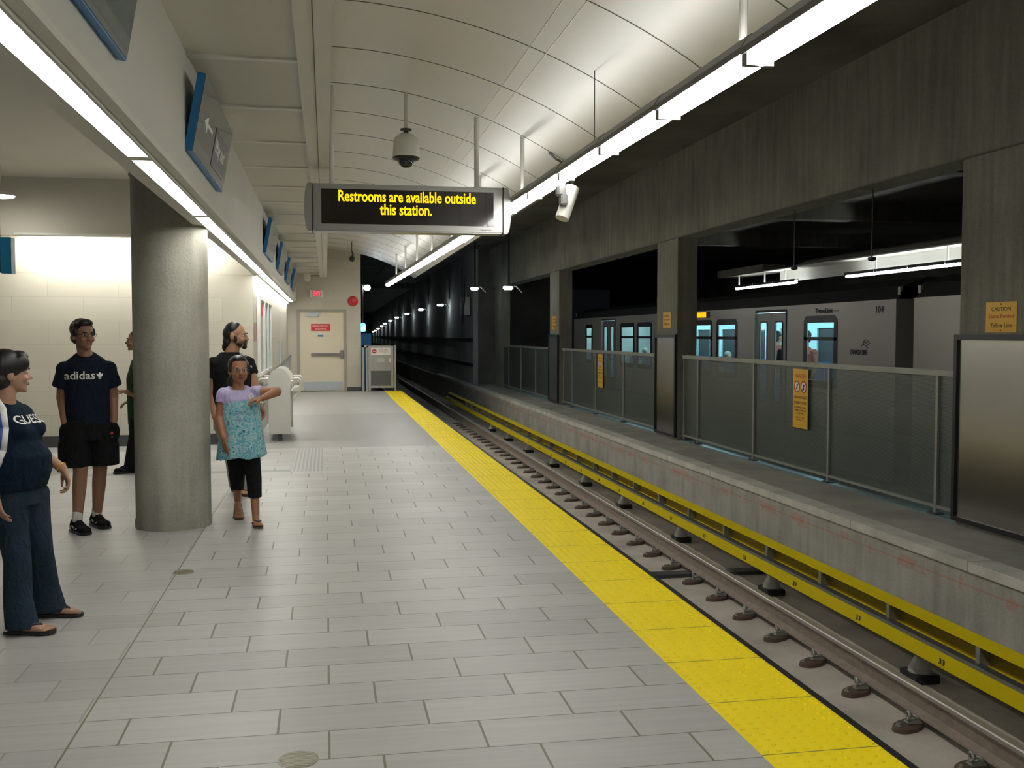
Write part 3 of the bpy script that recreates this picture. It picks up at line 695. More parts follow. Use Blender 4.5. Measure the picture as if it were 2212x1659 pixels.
MB().box(1.02, 1.30, 30.49, 30.5, 0.1, 1.55).build('door', plain('signal_blue_door', (0.012, 0.2, 0.52), 0.4), t, world=True)
t = thing('blue_lamp', 'glowing blue lamp above the blue panel in the tunnel mouth', 'light', (1.22, 34, 1.9))
MB().lathe([(0.05, 1.70), (0.09, 1.72), (0.09, 1.92), (0.05, 1.98)], c=(1.21, 34), seg=16).build('globe', MT['bluelamp'], t, world=True, smooth=True)
MB().ell((1.215, 33.9, 1.80), 0.06).build('bulb', MT['tlamp'], t, world=True, smooth=True)
MB().cone((1.21, 34, 1.98), (1.21, 34, 4.62), 0.02).build('stem', MT['dgrey'], t, world=True)

# lean bench, litter bin, frames on the side wall
t = thing('lean_bench', 'white free-standing lean bench beside the girl, end panel on', 'bench', (-0.69, 15.9, 0))
pr = [(-0.855, 15.7, 0.10), (-0.535, 15.7, 0.10), (-0.535, 15.7, 0.96), (-0.60, 15.7, 1.05), (-0.66, 15.7, 1.09), (-0.745, 15.7, 1.08), (-0.81, 15.7, 1.04), (-0.855, 15.7, 0.96)]
m = MB(); m.prism(pr, (0, 0.06, 0)); m.build('end_panel', MT['white'], t, world=True)
m = MB(); m.prism([(x, 16.9, z) for x, _, z in pr], (0, 0.06, 0)); m.build('end_panel', MT['white'], t, world=True)
for y_ in (15.73, 16.93): MB().box(-0.72, -0.66, y_-.02, y_+.02, 0.05, 0.10).box(-0.725, -0.655, y_-.03, y_+.03, 0, 0.05).build('leg', MT['dgrey'], t, world=True)
for s in (-1, 1):
    x = -0.695+s*0.22
    for y_ in (15.8, 16.85):
        m = MB().tube([(x-s*0.05, y_, 0.93), (x+s*0.06, y_, 0.93), (x+s*0.09, y_, 0.90), (x+s*0.09, y_, 0.76), (x-s*0.02, y_, 0.60)], 0.017)
        m.build('bracket', MT['white'], t, world=True, smooth=True, flat_ang=40)
    for z_ in (0.86, 0.72): MB().box(x-0.05, x+0.07, 15.78, 16.9, z_, z_+.055, 0.02).build('leaning_rail', MT['white'], t, world=True)
MB().box(-0.83, -0.56, 15.76, 16.9, 0.22, 0.80).build('core_panel', MT['white'], t, world=True)
t = thing('litter_bin', 'grey steel unit with sloping top behind the white bench', 'bin', (-0.72, 19.3, 0))
m = MB(); m.prism([(-0.92, 19.1, 0), (-0.66, 19.1, 0), (-0.66, 19.1, 1.17), (-0.92, 19.1, 0.92)], (0, 0.5, 0)); m.build('body', MT['alu'], t, world=True)
m = MB(); m.prism([(-0.93, 19.06, 0.96), (-0.64, 19.06, 1.23), (-0.64, 19.06, 1.18), (-0.93, 19.06, 0.91)], (0, 0.58, 0)); m.build('sloping_lid', MT['brushed'], t, world=True)
MB().box(-0.88, -0.70, 19.085, 19.1, 0.80, 0.95).build('opening', MT['black'], t, world=True)
t = thing('poster_case', 'white framed map case on the side wall behind the man', 'poster', (-1.03, 17.4, 1.0))
X = -1.035
m = MB().box(X, X+0.05, 16.1, 16.2, 0.95, 2.2).box(X, X+0.05, 19.5, 19.6, 0.95, 2.2).box(X, X+0.05, 16.2, 19.5, 2.14, 2.2).box(X, X+0.05, 16.2, 19.5, 0.95, 1.0).box(X, X+0.05, 17.35, 17.55, 1.0, 2.14).box(X, X+0.05, 18.45, 18.6, 1.0, 2.14)
m.build('frame', MT['wht'], t, world=True)
cols = [(0.45, 0.44, 0.42), (0.10, 0.22, 0.24), (0.10, 0.25, 0.16)]
for i, (a_, b_) in enumerate(((16.2, 17.35), (17.55, 18.45), (18.6, 19.5))):
    p = MB().box(X+0.005, X+0.015, a_, b_, 1.0, 2.14).build('poster', plain('poster_paper_%d' % i, cols[i], 0.25, var=0.4, scale=3), t, world=True)
    MB().box(X+0.015, X+0.018, a_+0.1, b_-0.1, 1.9-0.0, 2.08).build('heading', [MT['red'], MT['blue'], MT['blue']][i], p, world=True)
t = thing('wall_notice', 'small reddish notice on the side wall corner', 'notice', (-1.03, 15.7, 1.6))
MB().box(X, X+0.012, 15.48, 15.85, 1.5, 1.78).build('sheet', plain('faded_red_notice', (0.50, 0.30, 0.26), 0.5), t, world=True)
t = thing('corner_guard', 'slim pale strip on the side wall near the end door', 'strip', (-1.03, 24, 0.9))
MB().box(X, X+0.03, 23.6, 24.6, 0.9, 1.47, 0.005).build('strip', MT['kick'], t, world=True)
# floor discs
for i, (x, y, r, lab) in enumerate(((-0.955, 7.08, 0.072, 'small round floor cover in the tiles near the column'), (-0.115, 3.85, 0.078, 'round metal floor cover at the bottom of the picture'))):
    t = thing('floor_cover', lab, 'cover', (x, y, 0), 0, 'round floor covers')
    MB().lathe([(r, 0.0), (r, 0.002), (r*0.93, 0.003), (r*0.9, 0.0015), (0.001, 0.0015)], seg=36, c=(0, 0)).build('rim', plain('cover_rim_%d' % i, (0.33, 0.31, 0.24), 0.4, 0.4), t)
    m = MB()
    for k in range(-5, 6):
        w = sqrt(max(0, (r*0.88)**2-(k*r*0.15)**2)); m.box(-w, w, k*r*0.15-r*0.045, k*r*0.15+r*0.045, 0.0015, 0.0035)
    m.build('grid', plain('cover_grid_%d' % i, (0.42, 0.40, 0.33) if i else (0.25, 0.23, 0.15), 0.45, 0.4), t)

# ------------------------------------------------------------------ running rails and fasteners
def rail(xc, lab):
    t = thing('running_rail', lab, 'rail', (xc, 20, -1.04), 0, 'running rails')
    m = MB(); m.prism([(xc-0.075, -5, -1.045), (xc+0.075, -5, -1.045), (xc+0.07, -5, -1.032), (xc+0.012, -5, -1.012), (xc+0.012, -5, -0.905), (xc-0.012, -5, -0.905), (xc-0.012, -5, -1.012), (xc-0.07, -5, -1.032)], (0, 63, 0))
    m.build('web_and_foot', MT['rust'], t, world=True)
    m = MB(); m.prism([(xc-0.036, -5, -0.905), (xc+0.036, -5, -0.905), (xc+0.037, -5, -0.878), (xc+0.03, -5, -0.87), (xc-0.03, -5, -0.87), (xc-0.037, -5, -0.878)], (0, 63, 0))
    m.build('head', MT['steel'], t, world=True)
    return t
RX = 4.083
rail(RX, 'far running rail with visible clips beside the yellow power rail')
rail(RX-1.5, 'near running rail below the platform edge')
y0 = 5.58; proto = None; n = 0
for k in range(-2, 42):
    y = y0+0.695*k
    if y > 31: break
    lab = 'rail clip and base plate beside the far rail, %s from the camera' % (ordn(n) if n < 40 else 'forty-%s' % ordn(n-40)) 
    if proto is None:
        t = thing('rail_fastener', lab, 'rail clip', (RX-0.17, y, -1.1), 0, 'rail fasteners along the far rail')
        MB().loft([((0, 0, 0), 0.15, 0.085, 0.5), ((0, 0, 0.026), 0.145, 0.08, 0.5), ((0, 0, 0.034), 0.12, 0.065, 0.5)], seg=24).build('base_plate', MT['clipplate'], t)
        MB().box(-0.02, 0.092, -0.035, 0.035, 0.03, 0.052, 0.008).build('shoulder', MT['galv'], t)
        m = MB(); pts = []
        for q in range(13):
            a = 2*pi*q/12; pts.append((0.0+0.005*cos(a), 0.0+0.027*cos(a), 0.088+0.027*sin(a)))
        m.tube(pts, 0.009, 8).tube([(0.005, 0.025, 0.075), (0.05, 0.03, 0.074), (0.07, 0.0, 0.074), (0.05, -0.03, 0.074), (0.0, -0.025, 0.075)], 0.009, 8)
        m.build('spring_clip', MT['galv'], t, smooth=True)
        m = MB(); m.cone((-0.09, -0.03, 0.03), (-0.09, -0.03, 0.055), 0.014, seg=6).cone((-0.09, -0.03, 0.03), (-0.09, -0.03, 0.036), 0.022, seg=12); m.build('bolt', MT['galv'], t)
        proto = t
    else: dup(proto, (RX-0.17, y, -1.1), lab)
    n += 1
# power rail with yellow cover boards
t = thing('power_rail', 'yellow covered power rail running beside the far rail', 'power rail', (4.45, 18, -0.8))
YP0, YP1 = -4, 38
m = MB(); m.prism([(4.33, YP0, -0.795), (4.345, YP0, -0.80), (4.36, YP0, -0.693), (4.345, YP0, -0.688)], (0, YP1-YP0, 0)); m.build('lower_cover', MT['pyellow'], t, world=True)
MB().box(4.36, 4.52, YP0, YP1, -0.80, -0.712).build('rail_body', MT['dgrey'], t, world=True)
MB().box(4.372, 4.412, YP0, YP1, -0.712, -0.692).build('contact_strip', MT['galv'], t, world=True)
m = MB(); m.prism([(4.50, YP0, -0.597), (4.50, YP0, -0.588), (4.63, YP0, -0.568), (4.63, YP0, -0.58)], (0, YP1-YP0, 0)); m.build('top_cover', MT['pyellow'], t, world=True)
MB().box(4.60, 4.615, YP0, YP1, -0.74, -0.583).build('back_board', MT['pdark'], t, world=True)
MB().box(4.575, 4.62, YP0, YP1, -0.765, -0.74).build('lower_flange', MT['pyellow'], t, world=True)
MB().box(4.52, 4.575, YP0, YP1, -0.79, -0.765).build('under_tray', MT['dgrey'], t, world=True)
y = 6.38-1.168*4; k = 0
while y < 34:
    m = MB(); m.box(4.505, 4.515, y-0.022, y+0.022, -0.765, -0.597).box(4.515, 4.60, y-0.006, y+0.006, -0.765, -0.597); m.build('bracket', MT['galv'], t, world=True)
    if 4 < y < 22:
        f = frame((4.3345, y+0.16, -0.750), (0, -1, 0), (0.015, 0, 0.105)); put_text('number', '33', MT['ink'], f, 0.07, 0.042, t, bold=0.03, space=1.25, depth=0.0015)
    y += 1.168
proto = None; k = 0
for y in (1.7, 4.45, 7.15, 9.85, 12.6, 15.2, 17.6, 20.2, 22.8, 25.4, 28.0):
    X_ = 4.55; lab = 'white insulator on a dark block under the power rail, %s from the camera' % ordn(k)
    if proto is None:
        t = thing('insulator_support', lab, 'insulator', (X_, y, -1.1), 0, 'insulator supports under the power rail')
        MB().box(-0.10, 0.10, -0.12, 0.12, 0, 0.07, 0.006).build('block', MT['black'], t)
        MB().lathe([(0.09, 0.07), (0.085, 0.10), (0.05, 0.17), (0.035, 0.20), (0.06, 0.205), (0.06, 0.225), (0.03, 0.24), (0.03, 0.29)], seg=20).build('insulator', plain('pale_insulator', (0.42, 0.43, 0.38), 0.35), t, smooth=True, flat_ang=50)
        MB().box(-0.14, 0.06, -0.03, 0.03, 0.285, 0.30).build('cradle', MT['galv'], t)
        proto = t
    else: dup(proto, (X_, y, -1.1), lab)
    k += 1
t = thing('cable_duct', 'dark steel plate crossing the track bed under the rails', 'plate', (4.0, 10.75, -1.1))
MB().box(3.1, 4.9, 10.68, 10.86, -1.1, -1.06, 0.005).build('plate', MT['dgrey'], t, world=True)

# ------------------------------------------------------------------ second track, far platform
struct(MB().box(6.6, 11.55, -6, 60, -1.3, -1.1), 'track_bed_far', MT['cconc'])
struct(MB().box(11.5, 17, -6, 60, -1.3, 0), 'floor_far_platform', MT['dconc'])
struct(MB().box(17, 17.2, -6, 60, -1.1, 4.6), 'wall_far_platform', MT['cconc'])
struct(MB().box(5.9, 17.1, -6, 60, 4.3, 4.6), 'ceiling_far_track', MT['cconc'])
m = MB()
for y in (13.5, 19.5, 25.5): m.box(6.12, 14, y, y+0.35, 3.95, 4.3)
struct(m, 'trim_11', MT['dconc'])
m = MB(); 
prf = [(11.45, 2.93), (11.45, 3.22), (12.2, 3.5), (13.4, 3.72), (13.4, 3.68), (12.2, 3.38), (11.5, 2.93)]
m.prism([(x, -6, z) for x, z in prf], (0, 30.5, 0)); struct(m, 'ceiling_far_platform', MT['white'])
proto = None; k = 0
for (a_, b_) in ((13.2, 14.4), (14.42, 15.62), (15.64, 16.84), (16.86, 18.06), (18.08, 19.28), (19.3, 20.5), (22.9, 24.1), (24.12, 25.32), (25.34, 26.54)):
    lab = 'distant strip light over the opposite platform, %s from the right' % ordn(k)
    if proto is None:
        t = thing('strip_light', lab, 'light', (11.12, (a_+b_)/2, 2.88), 0, 'strip lights over the opposite platform')
        MB().box(-0.05, 0.05, -0.57, 0.57, -0.05, 0, 0.01).build('lens', MT['lensfar'], t)
        MB().box(-0.05, 0.05, -0.6, 0.6, 0, 0.01).box(-0.058, -0.05, -0.6, 0.6, 0, 0.06).box(0.05, 0.058, -0.6, 0.6, 0, 0.06).build('housing', MT['dgrey'], t); MB().box(-0.045, 0.045, -0.57, 0.57, 0.011, 0.02).build('uplight', MT['lensfar'], t); proto = t
    else: dup(proto, (11.12, (a_+b_)/2, 2.88), lab)
    k += 1
struct(MB().box(11.0, 11.455, -6, 24.5, 3.2, 3.225), 'trim_14', MT['white'])
struct(MB().box(11.0, 11.6, 24.5, 27.6, 3.2, 3.4), 'trim_15', MT['dconc'])
for i, y in enumerate((14.4, 16.85, 19.3, 23.5, 24.7, 26.35)):
    o = MB().cone((11.12, y, 2.90), (11.12, y, 3.2), 0.02).build('hanger_rod', MT['white']); tag(o, 'pale rod above the opposite platform lights, %s from the right' % ordn(i), 'rod', 'hanger rods over the opposite platform')
for i, (y, z) in enumerate(((12.3, 2.46), (10.4, 2.44))):
    t = thing('hanging_sensor', ['thin black pendant rod hanging left of the other below the beam', 'thin black pendant rod nearer the big right pillar'][i], 'sensor', (5.94, y, z), 0, 'black pendant rods under the beam')
    MB().cone((5.94, y, z), (5.94, y, 3.2), 0.008, seg=8).build('rod', MT['black'], t, world=True)
    MB().lathe([(0.01, z+0.02), (0.045, z+0.01), (0.045, z-0.015), (0.02, z-0.03)], c=(5.94, y), seg=16).build('head', MT['black'], t, world=True)

# ------------------------------------------------------------------ train
XT = 8.2
MT['train'] = plain('silver_train_body', (0.44, 0.42, 0.385), 0.38, 0.35, var=0.08, scale=1.5, stretch=(1, .3, 1))
MT['tdoor'] = plain('train_door_grey', (0.27, 0.27, 0.26), 0.4, 0.35)
MT['tdark'] = plain('train_roof_black', (0.012, 0.012, 0.014), 0.6)
MT['tint_wall'] = plain('train_lining', (0.42, 0.60, 0.62), 0.5, var=0.25, scale=1.2)
MT['seatblue'] = plain('train_seat_blue', (0.03, 0.10, 0.22), 0.6)
def glassmat():
    m, nt, b = newmat('train_window_glass')
    b.inputs['Base Color'].default_value = (0.03, 0.05, 0.06, 1); b.inputs['Roughness'].default_value = 0.05
    no = N(nt, 'ShaderNodeTexNoise'); no.inputs['Scale'].default_value = 1
    L(nt, M(nt, 'ADD', 0.10, M(nt, 'MULTIPLY', no.outputs['Fac'], 0.06)), b.inputs['Alpha']); return m
MT['glass'] = glassmat()
def rrect(fr, w, h, r, z0=0, n=6):
    pts = []
    for (cx_, cy_, a0) in ((w/2-r, h/2-r, 0), (-w/2+r, h/2-r, 90), (-w/2+r, -h/2+r, 180), (w/2-r, -h/2+r, 270)):
        for k in range(n+1):
            a = radians(a0+90*k/n); pts.append(fr @ Vector((cx_+r*cos(a), cy_+r*sin(a), z0)))
    return pts
def ring_prism(m, fr, w, h, r, t_, d):
    o = rrect(fr, w, h, r); i = rrect(fr, w-2*t_, h-2*t_, max(r-t_, 0.01)); n = len(o); D = (fr.to_3x3() @ Vector((0, 0, d)))
    b = m.b; O = [b.verts.new(p) for p in o]; I = [b.verts.new(p) for p in i]; O2 = [b.verts.new(p+D) for p in o]; I2 = [b.verts.new(p+D) for p in i]
    for k in range(n):
        j = (k+1) % n
        b.faces.new([O[k], O[j], I[j], I[k]]); b.faces.new([O2[k], I2[k], I2[j], O2[j]]); b.faces.new([O[k], O2[k], O2[j], O[j]]); b.faces.new([I[k], I[j], I2[j], I2[k]])
    return m
def carriage(y0, y1, wins, doors, lab, details=True):
    t = thing('train_carriage', lab, 'train', (XT+1.4, (y0+y1)/2, -1.1), 0, 'carriages of the train on the far track')
    zt, zs, zb = 2.12, 0.72, -0.75
    holes = sorted([(a, b, zs, 1.90) for a, b in wins]+[(a, b, -0.05, 2.02) for a, b in doors])
    m = MB(); m.box(XT, XT+0.06, y0, y1, zb, -0.05); m.box(XT, XT+0.06, y0, y1, 2.02, zt)
    cur = y0
    for a, b, c0, c1 in holes:
        m.box(XT, XT+0.06, cur, a, -0.05, 2.02)
        if c0 > 0: m.box(XT, XT+0.06, a, b, -0.05, c0)
        if c1 < 2.02: m.box(XT, XT+0.06, a, b, c1, 2.02)
        cur = b
    m.box(XT, XT+0.06, cur, y1, -0.05, 2.02)
    m.box(XT+0.06, XT+2.9, y0, y0+0.06, zb, 2.3).box(XT+0.06, XT+2.9, y1-0.06, y1, zb, 2.3)
    m.build('body_shell', MT['train'], t, world=True)
    m = MB(); m.prism([(XT+0.03, y0, zt), (XT+0.12, y0, 2.32), (XT+0.5, y0, 2.45), (XT+2.4, y0, 2.45), (XT+2.8, y0, 2.32), (XT+2.9, y0, zt)], (0, y1-y0, 0)); m.build('roof', MT['tdark'], t, world=True)
    MB().box(XT+0.25, XT+2.7, y0+0.5, y1-0.5, -0.95, -0.72).build('underframe', MT['tdark'], t, world=True)
    MB().box(XT-0.004, XT+0.0, y0, y1, 0.02, 0.05).box(XT-0.004, XT, y0, y1, 0.60, 0.62).build('side_stripe', MT['tdoor'], t, world=True)
    m = MB().box(XT+0.06, XT+2.9, y0+0.06, y1-0.06, -0.08, -0.05).box(XT+2.84, XT+2.9, y0+0.06, y1-0.06, -0.05, 0.8).box(XT+2.84, XT+2.9, y0+0.06, y1-0.06, 1.75, 2.12)
    y = y0+0.4
    while y < y1-1: m.box(XT+2.84, XT+2.9, y, y+0.9, 0.8, 1.75); y += 1.9
    m.build('interior_lining', MT['tint_wall'], t, world=True)
    MB().box(XT+2.88, XT+2.9, y0+0.06, y1-0.06, 0.8, 1.75).build('far_window_band', MT['tdark'], t, world=True)
    MB().box(XT+0.5, XT+0.62, y0+0.4, y1-0.4, 2.08, 2.1).box(XT+2.2, XT+2.32, y0+0.4, y1-0.4, 2.08, 2.1).build('ceiling_lamp', MT['tint'], t, world=True)
    y = y0+1.0
    while y < y1-1.2 and details:
        if not any(a-0.5 < y < b+0.3 for a, b in doors):
            for x in (XT+0.25, XT+2.0):
                s_ = MB().box(x, x+0.75, y, y+0.42, 0.35, 0.43, 0.02).box(x, x+0.75, y+0.36, y+0.44, 0.4, 1.0, 0.02).box(x+0.1, x+0.6, y+0.1, y+0.3, -0.05, 0.35); s_.build('seat', MT['seatblue'], t, world=True)
        y += 1.15
    for a, b in doors:
        for s in (0, 1):
            ya = a+(b-a)/2*s; yb_ = ya+(b-a)/2-0.012
            fr = frame((XT+0.012, (ya+yb_)/2, 0.98), (0, -1, 0), (0, 0, 1)); w = yb_-ya
            m = MB().box(XT+0.012, XT+0.04, ya, ya+w*0.26, -0.04, 2.0).box(XT+0.012, XT+0.04, yb_-w*0.26, yb_, -0.04, 2.0).box(XT+0.012, XT+0.04, ya+w*0.26, yb_-w*0.26, -0.04, 0.35).box(XT+0.012, XT+0.04, ya+w*0.26, yb_-w*0.26, 1.83, 2.0)
            dr = m.build('door', MT['tdoor'], t, world=True)
            m = MB(); ring_prism(m, frame((XT+0.012, (ya+yb_)/2, 1.09), (0, -1, 0), (0, 0, 1)), w*0.52, 1.52, 0.06, 0.025, 0.01); m.build('window_seal', MT['black'], dr, world=True)
            MB().box(XT+0.02, XT+0.025, ya+w*0.26, yb_-w*0.26, 0.35, 1.83).build('pane', MT['glass'], dr, world=True)
        MB().box(XT-0.01, XT+0.015, a-0.03, a, -0.05, 2.05).box(XT-0.01, XT+0.015, a, b, 2.02, 2.06).build('door_surround', MT['tdark'], t, world=True)
        MB().box(XT-0.025, XT-0.0, b+0.0, b+0.05, -0.05, 2.03).build('grab_post', plain('pale_door_post', (0.62, 0.60, 0.48), 0.4), t, world=True)
    for a, b in wins:
        w = b-a; f = frame((XT+0.005, (a+b)/2, (zs+1.9)/2), (0, -1, 0), (0, 0, 1))
        m = MB(); ring_prism(m, f, w+0.04, 1.9-zs+0.04, 0.13, 0.12, 0.012); m.box(XT-0.007, XT+0.03, a, b, 1.50, 1.56)
        wd = m.build('window', MT['black'], t, world=True)
        MB().box(XT+0.03, XT+0.035, a, b, zs, 1.9).build('pane', MT['glass'], wd, world=True)
    return t
tA = carriage(13.66, 33.3, [(15.40, 16.55), (19.5, 20.6), (20.86, 21.95), (24.99, 26.22), (26.5, 27.8), (30.9, 31.7)], [(17.27, 18.6), (28.35, 29.75)], 'silver train carriage with lit windows beyond the fences')
tB = carriage(-4.0, 13.2, [(8.0, 9.2), (3.0, 4.2)], [(5.2, 6.6)], 'plain silver carriage end next to the right-hand pillar', False)
t = thing('coupling', 'black gangway gap between the two train carriages', 'coupling', (XT+1.45, 13.43, -0.7))
MB().box(XT+0.35, XT+2.6, 13.205, 13.655, -0.7, 2.2).build('bellows', MT['tdark'], t, world=True)
MB().box(XT+1.2, XT+1.6, 13.22, 13.64, -0.95, -0.7).build('drawbar', MT['tdark'], t, world=True)
MB().box(XT-0.012, XT+0.0, 21.2, 21.75, 1.98, 2.09).build('destination_display', MT['dest'], tA, world=True)
MB().box(XT-0.010, XT+0.0, 21.02, 21.2, 1.96, 2.1).build('display_surround', MT['black'], tA, world=True)
put_text('lettering', 'CANADA LINE', MT['dgrey'], frame((XT-0.003, 14.7, 1.325), (0, -1, 0), (0, 0, 1)), 0.52, 0.075, tA, bold=0.03)
m = MB()
for k in range(3):
    pts = [(XT-0.003, 14.62-0.05*q-0.03*k, 1.42+0.035*k+0.03*sin(q*1.1)) for q in range(5)]
    m.tube(pts, 0.006, 6)
m.build('wave_emblem', MT['dgrey'], tA, world=True)
m = MB(); m.box(XT-0.004, XT, 15.35, 16.2, 1.985, 1.995)
m.build('trim_line', MT['dgrey'], tA, world=True)
put_text('lettering', 'TransLink', MT['dgrey'], frame((XT-0.003, 15.85, 2.0), (0, -1, 0), (0, 0, 1)), 0.62, 0.085, tA, bold=0.02)
put_text('car_number', '104', MT['dgrey'], frame((XT-0.003, 14.1, 1.98), (0, -1, 0), (0, 0, 1)), 0.22, 0.1, tA, bold=0.02)

# ------------------------------------------------------------------ running tunnel
LP = [(4.8, 26.75, 2.84), (4.8, 33.0, 3.1), (4.8, 43.05, 2.85), (4.8, 52.0, 2.87), (4.8, 61.0, 2.83), (4.8, 69.8, 2.76), (4.88, 78.6, 2.65), (4.99, 87.4, 2.54), (5.19, 96.2, 2.37), (5.29, 105.0, 2.2), (5.42, 113.8, 2.05), (5.57, 122.6, 1.92), (5.61, 131.4, 1.65)]
wp = [(5.17, 36.0), (5.17, 69.8), (5.25, 78.6), (5.36, 87.4), (5.56, 96.2), (5.66, 105), (5.8, 113.8), (5.95, 122.6), (6.1, 140)]
b = MB()
for i in range(len(wp)-1):
    (xa, ya), (xb, yb_) = wp[i], wp[i+1]
    b.prism([(xa, ya, -1.3), (xa+0.3, ya, -1.3), (xa+0.3, ya, 4.7), (xa, ya, 4.7)], (xb-xa, yb_-ya, 0))
struct(b, 'wall_tunnel', concrete('tunnel_wall_concrete', (0.36, 0.37, 0.36), 0.3, 1.0, 0.9))
struct(MB().box(5.35, 7.9, 35.9, 36.2, -1.3, 4.7), 'wall_tunnel_front', MT['cconc'])
m = MB()
for i in range(len(wp)-1):
    (xa, ya), (xb, yb_) = wp[i], wp[i+1]
    for z, d in ((1.35, 0.02), (0.45, 0.0)):
        m.prism([(xa-d-0.05, ya, z), (xa, ya, z), (xa, ya, z+0.12), (xa-d-0.05, ya, z+0.12)], (xb-xa, yb_-ya, 0))
struct(m, 'trim_13', MT['tdark'])
struct(MB().box(-0.2, 9, 60, 142, -1.35, -1.15), 'track_bed_tunnel', MT['cconc'])
struct(MB().box(4.93, 5.4, 60, 100, -1.15, -0.25), 'trim_12', MT['dconc'])
struct(MB().box(-0.2, 9, 62, 142, 4.4, 4.6), 'ceiling_deep_tunnel', MT['cconc'])
struct(MB().box(-0.2, 9, 141, 142, -1.3, 4.6), 'wall_tunnel_end', MT['cconc'])
m = MB()
for y in (60, 80, 100, 120): pass
struct(MB().box(0.5, 0.985, 33, 142, -1.3, 4.6), 'wall_tunnel_left', MT['cconc'])
proto = None
for i, (x, y, z) in enumerate(LP):
    lab = 'small white tunnel lamp on the right tunnel wall, %s from the platform' % ordn(i)
    if proto is None:
        t = thing('tunnel_lamp', lab, 'light', (x, y, z), 0, 'tunnel lamps along the right wall')
        MB().box(-0.15, 0.11, -0.06, 0.06, -0.05, 0.04, 0.03).build('glow', MT['tlamp'], t)
        MB().box(-0.17, 0.13, -0.07, 0.07, 0.04, 0.08).build('hood', MT['dgrey'], t)
        m = MB(); m.tube([(0.12, 0.0, 0.06), (0.2, 0.0, 0.05), (0.36, 0.0, -0.12)], 0.02); m.build('bracket', MT['galv'], t)
        proto = t
    else: dup(proto, (x, y, z), lab)
for (x, y, z) in LP[:2]:
    o = MB().box(x-0.03, x+0.03, y-0.02, y+0.02, z+0.09, 4.62).build('hanger_rod', MT['dgrey']); tag(o, 'dark hanger post of the %s tunnel lamp' % ('nearest' if y < 30 else 'second'), 'rod')
t = thing('tunnel_lamp', 'bright white lamp beside the end wall in the tunnel mouth', 'light', (1.36, 34, 3.14))
MB().ell((0, 0, 0), (0.11, 0.09, 0.09)).build('glow', MT['tlamp'], t, smooth=True)
MB().box(-0.37, 0.1, -0.08, 0.12, 0.09, 0.13).build('hood', MT['dgrey'], t)
# equipment on the tunnel wall near the platform end
t = thing('equipment_cabinet', 'pale lit equipment box high on the tunnel wall', 'cabinet', (5.2, 35.2, 2.2))
MB().box(4.9, 5.12, 36.4, 37.4, 2.3, 2.95, 0.02).build('body', plain('pale_equipment_box', (0.5, 0.52, 0.5), 0.5), t, world=True)
MB().tube([(4.9, 36.3, 3.6), (4.9, 36.3, 2.8), (4.9, 36.5, 2.6), (4.9, 36.5, 2.0)], 0.02).tube([(4.88, 36.8, 4.0), (4.88, 36.8, 1.5)], 0.02).build('conduit', MT['tdark'], t, world=True)

# ------------------------------------------------------------------ people
def remesh(mb, name, mat, parent, vox=0.007, smooth=4, fac=0.5):
    me = bpy.data.meshes.new('raw'); mb.b.to_mesh(me); mb.b.free()
    o = bpy.data.objects.new('raw', me)
    r = o.modifiers.new('r', 'REMESH'); r.mode = 'VOXEL'; r.voxel_size = vox; r.adaptivity = 0
    if smooth:
        s = o.modifiers.new('s', 'SMOOTH'); s.factor = fac; s.iterations = smooth
    m2 = baked(o)
    bpy.data.objects.remove(o); bpy.data.meshes.remove(me)
    m2.name = name; m2.materials.clear(); m2.materials.append(mat)
    m2.polygons.foreach_set('use_smooth', [True]*len(m2.polygons))
    q = bpy.data.objects.new(name, m2); COL.objects.link(q); q.parent = parent
    return q
def skinmat(name, col):
    m, nt, b = newmat(name)
    no = N(nt, 'ShaderNodeTexNoise'); no.inputs['Scale'].default_value = 14
    tc = N(nt, 'ShaderNodeTexCoord'); L(nt, tc.outputs['Object'], no.inputs['Vector'])
    L(nt, mixc(nt, no.outputs['Fac'], tuple(v*0.85 for v in col), tuple(v*1.12 for v in col)), b.inputs['Base Color'])
    b.inputs['Roughness'].default_value = 0.55; b.inputs['Subsurface Weight'].default_value = 0.08; b.inputs['Subsurface Radius'].default_value = (0.02, 0.008, 0.004)
    return m
def folds(m, sc=7.0, d=0.035):
    nt = m.node_tree; b = nt.nodes['Principled BSDF']; tc = N(nt, 'ShaderNodeTexCoord'); mp = N(nt, 'ShaderNodeMapping'); mp.inputs['Scale'].default_value = (1.6, 1.6, 1.0); mp.inputs['Rotation'].default_value = (0.3, 0.4, 0)
    L(nt, tc.outputs['Object'], mp.inputs[0]); n = N(nt, 'ShaderNodeTexNoise'); n.inputs['Scale'].default_value = sc; n.inputs['Detail'].default_value = 3; n.inputs['Distortion'].default_value = 1.4
    L(nt, mp.outputs[0], n.inputs['Vector']); bn = N(nt, 'ShaderNodeBump'); bn.inputs['Strength'].default_value = 0.8; bn.inputs['Distance'].default_value = d
    L(nt, n.outputs['Fac'], bn.inputs['Height']); L(nt, bn.outputs[0], b.inputs['Normal'])
def cloth(name, col, scale=40, var=0.2, rough=0.9): 
    m = plain(name, col, rough, var=var, scale=scale, bump=0.0, spec=0.2); folds(m); return m
HAIR = plain('black_hair', (0.008, 0.007, 0.007), 0.45, var=0.3, scale=30, stretch=(1, 1, .2))
EYEW = plain('eye_white', (0.55, 0.52, 0.48), 0.3); IRIS = plain('dark_iris', (0.02, 0.012, 0.01), 0.2)
def V(*a): return Vector(a)
def Rz(d): return Matrix.Rotation(radians(d), 3, 'Z')
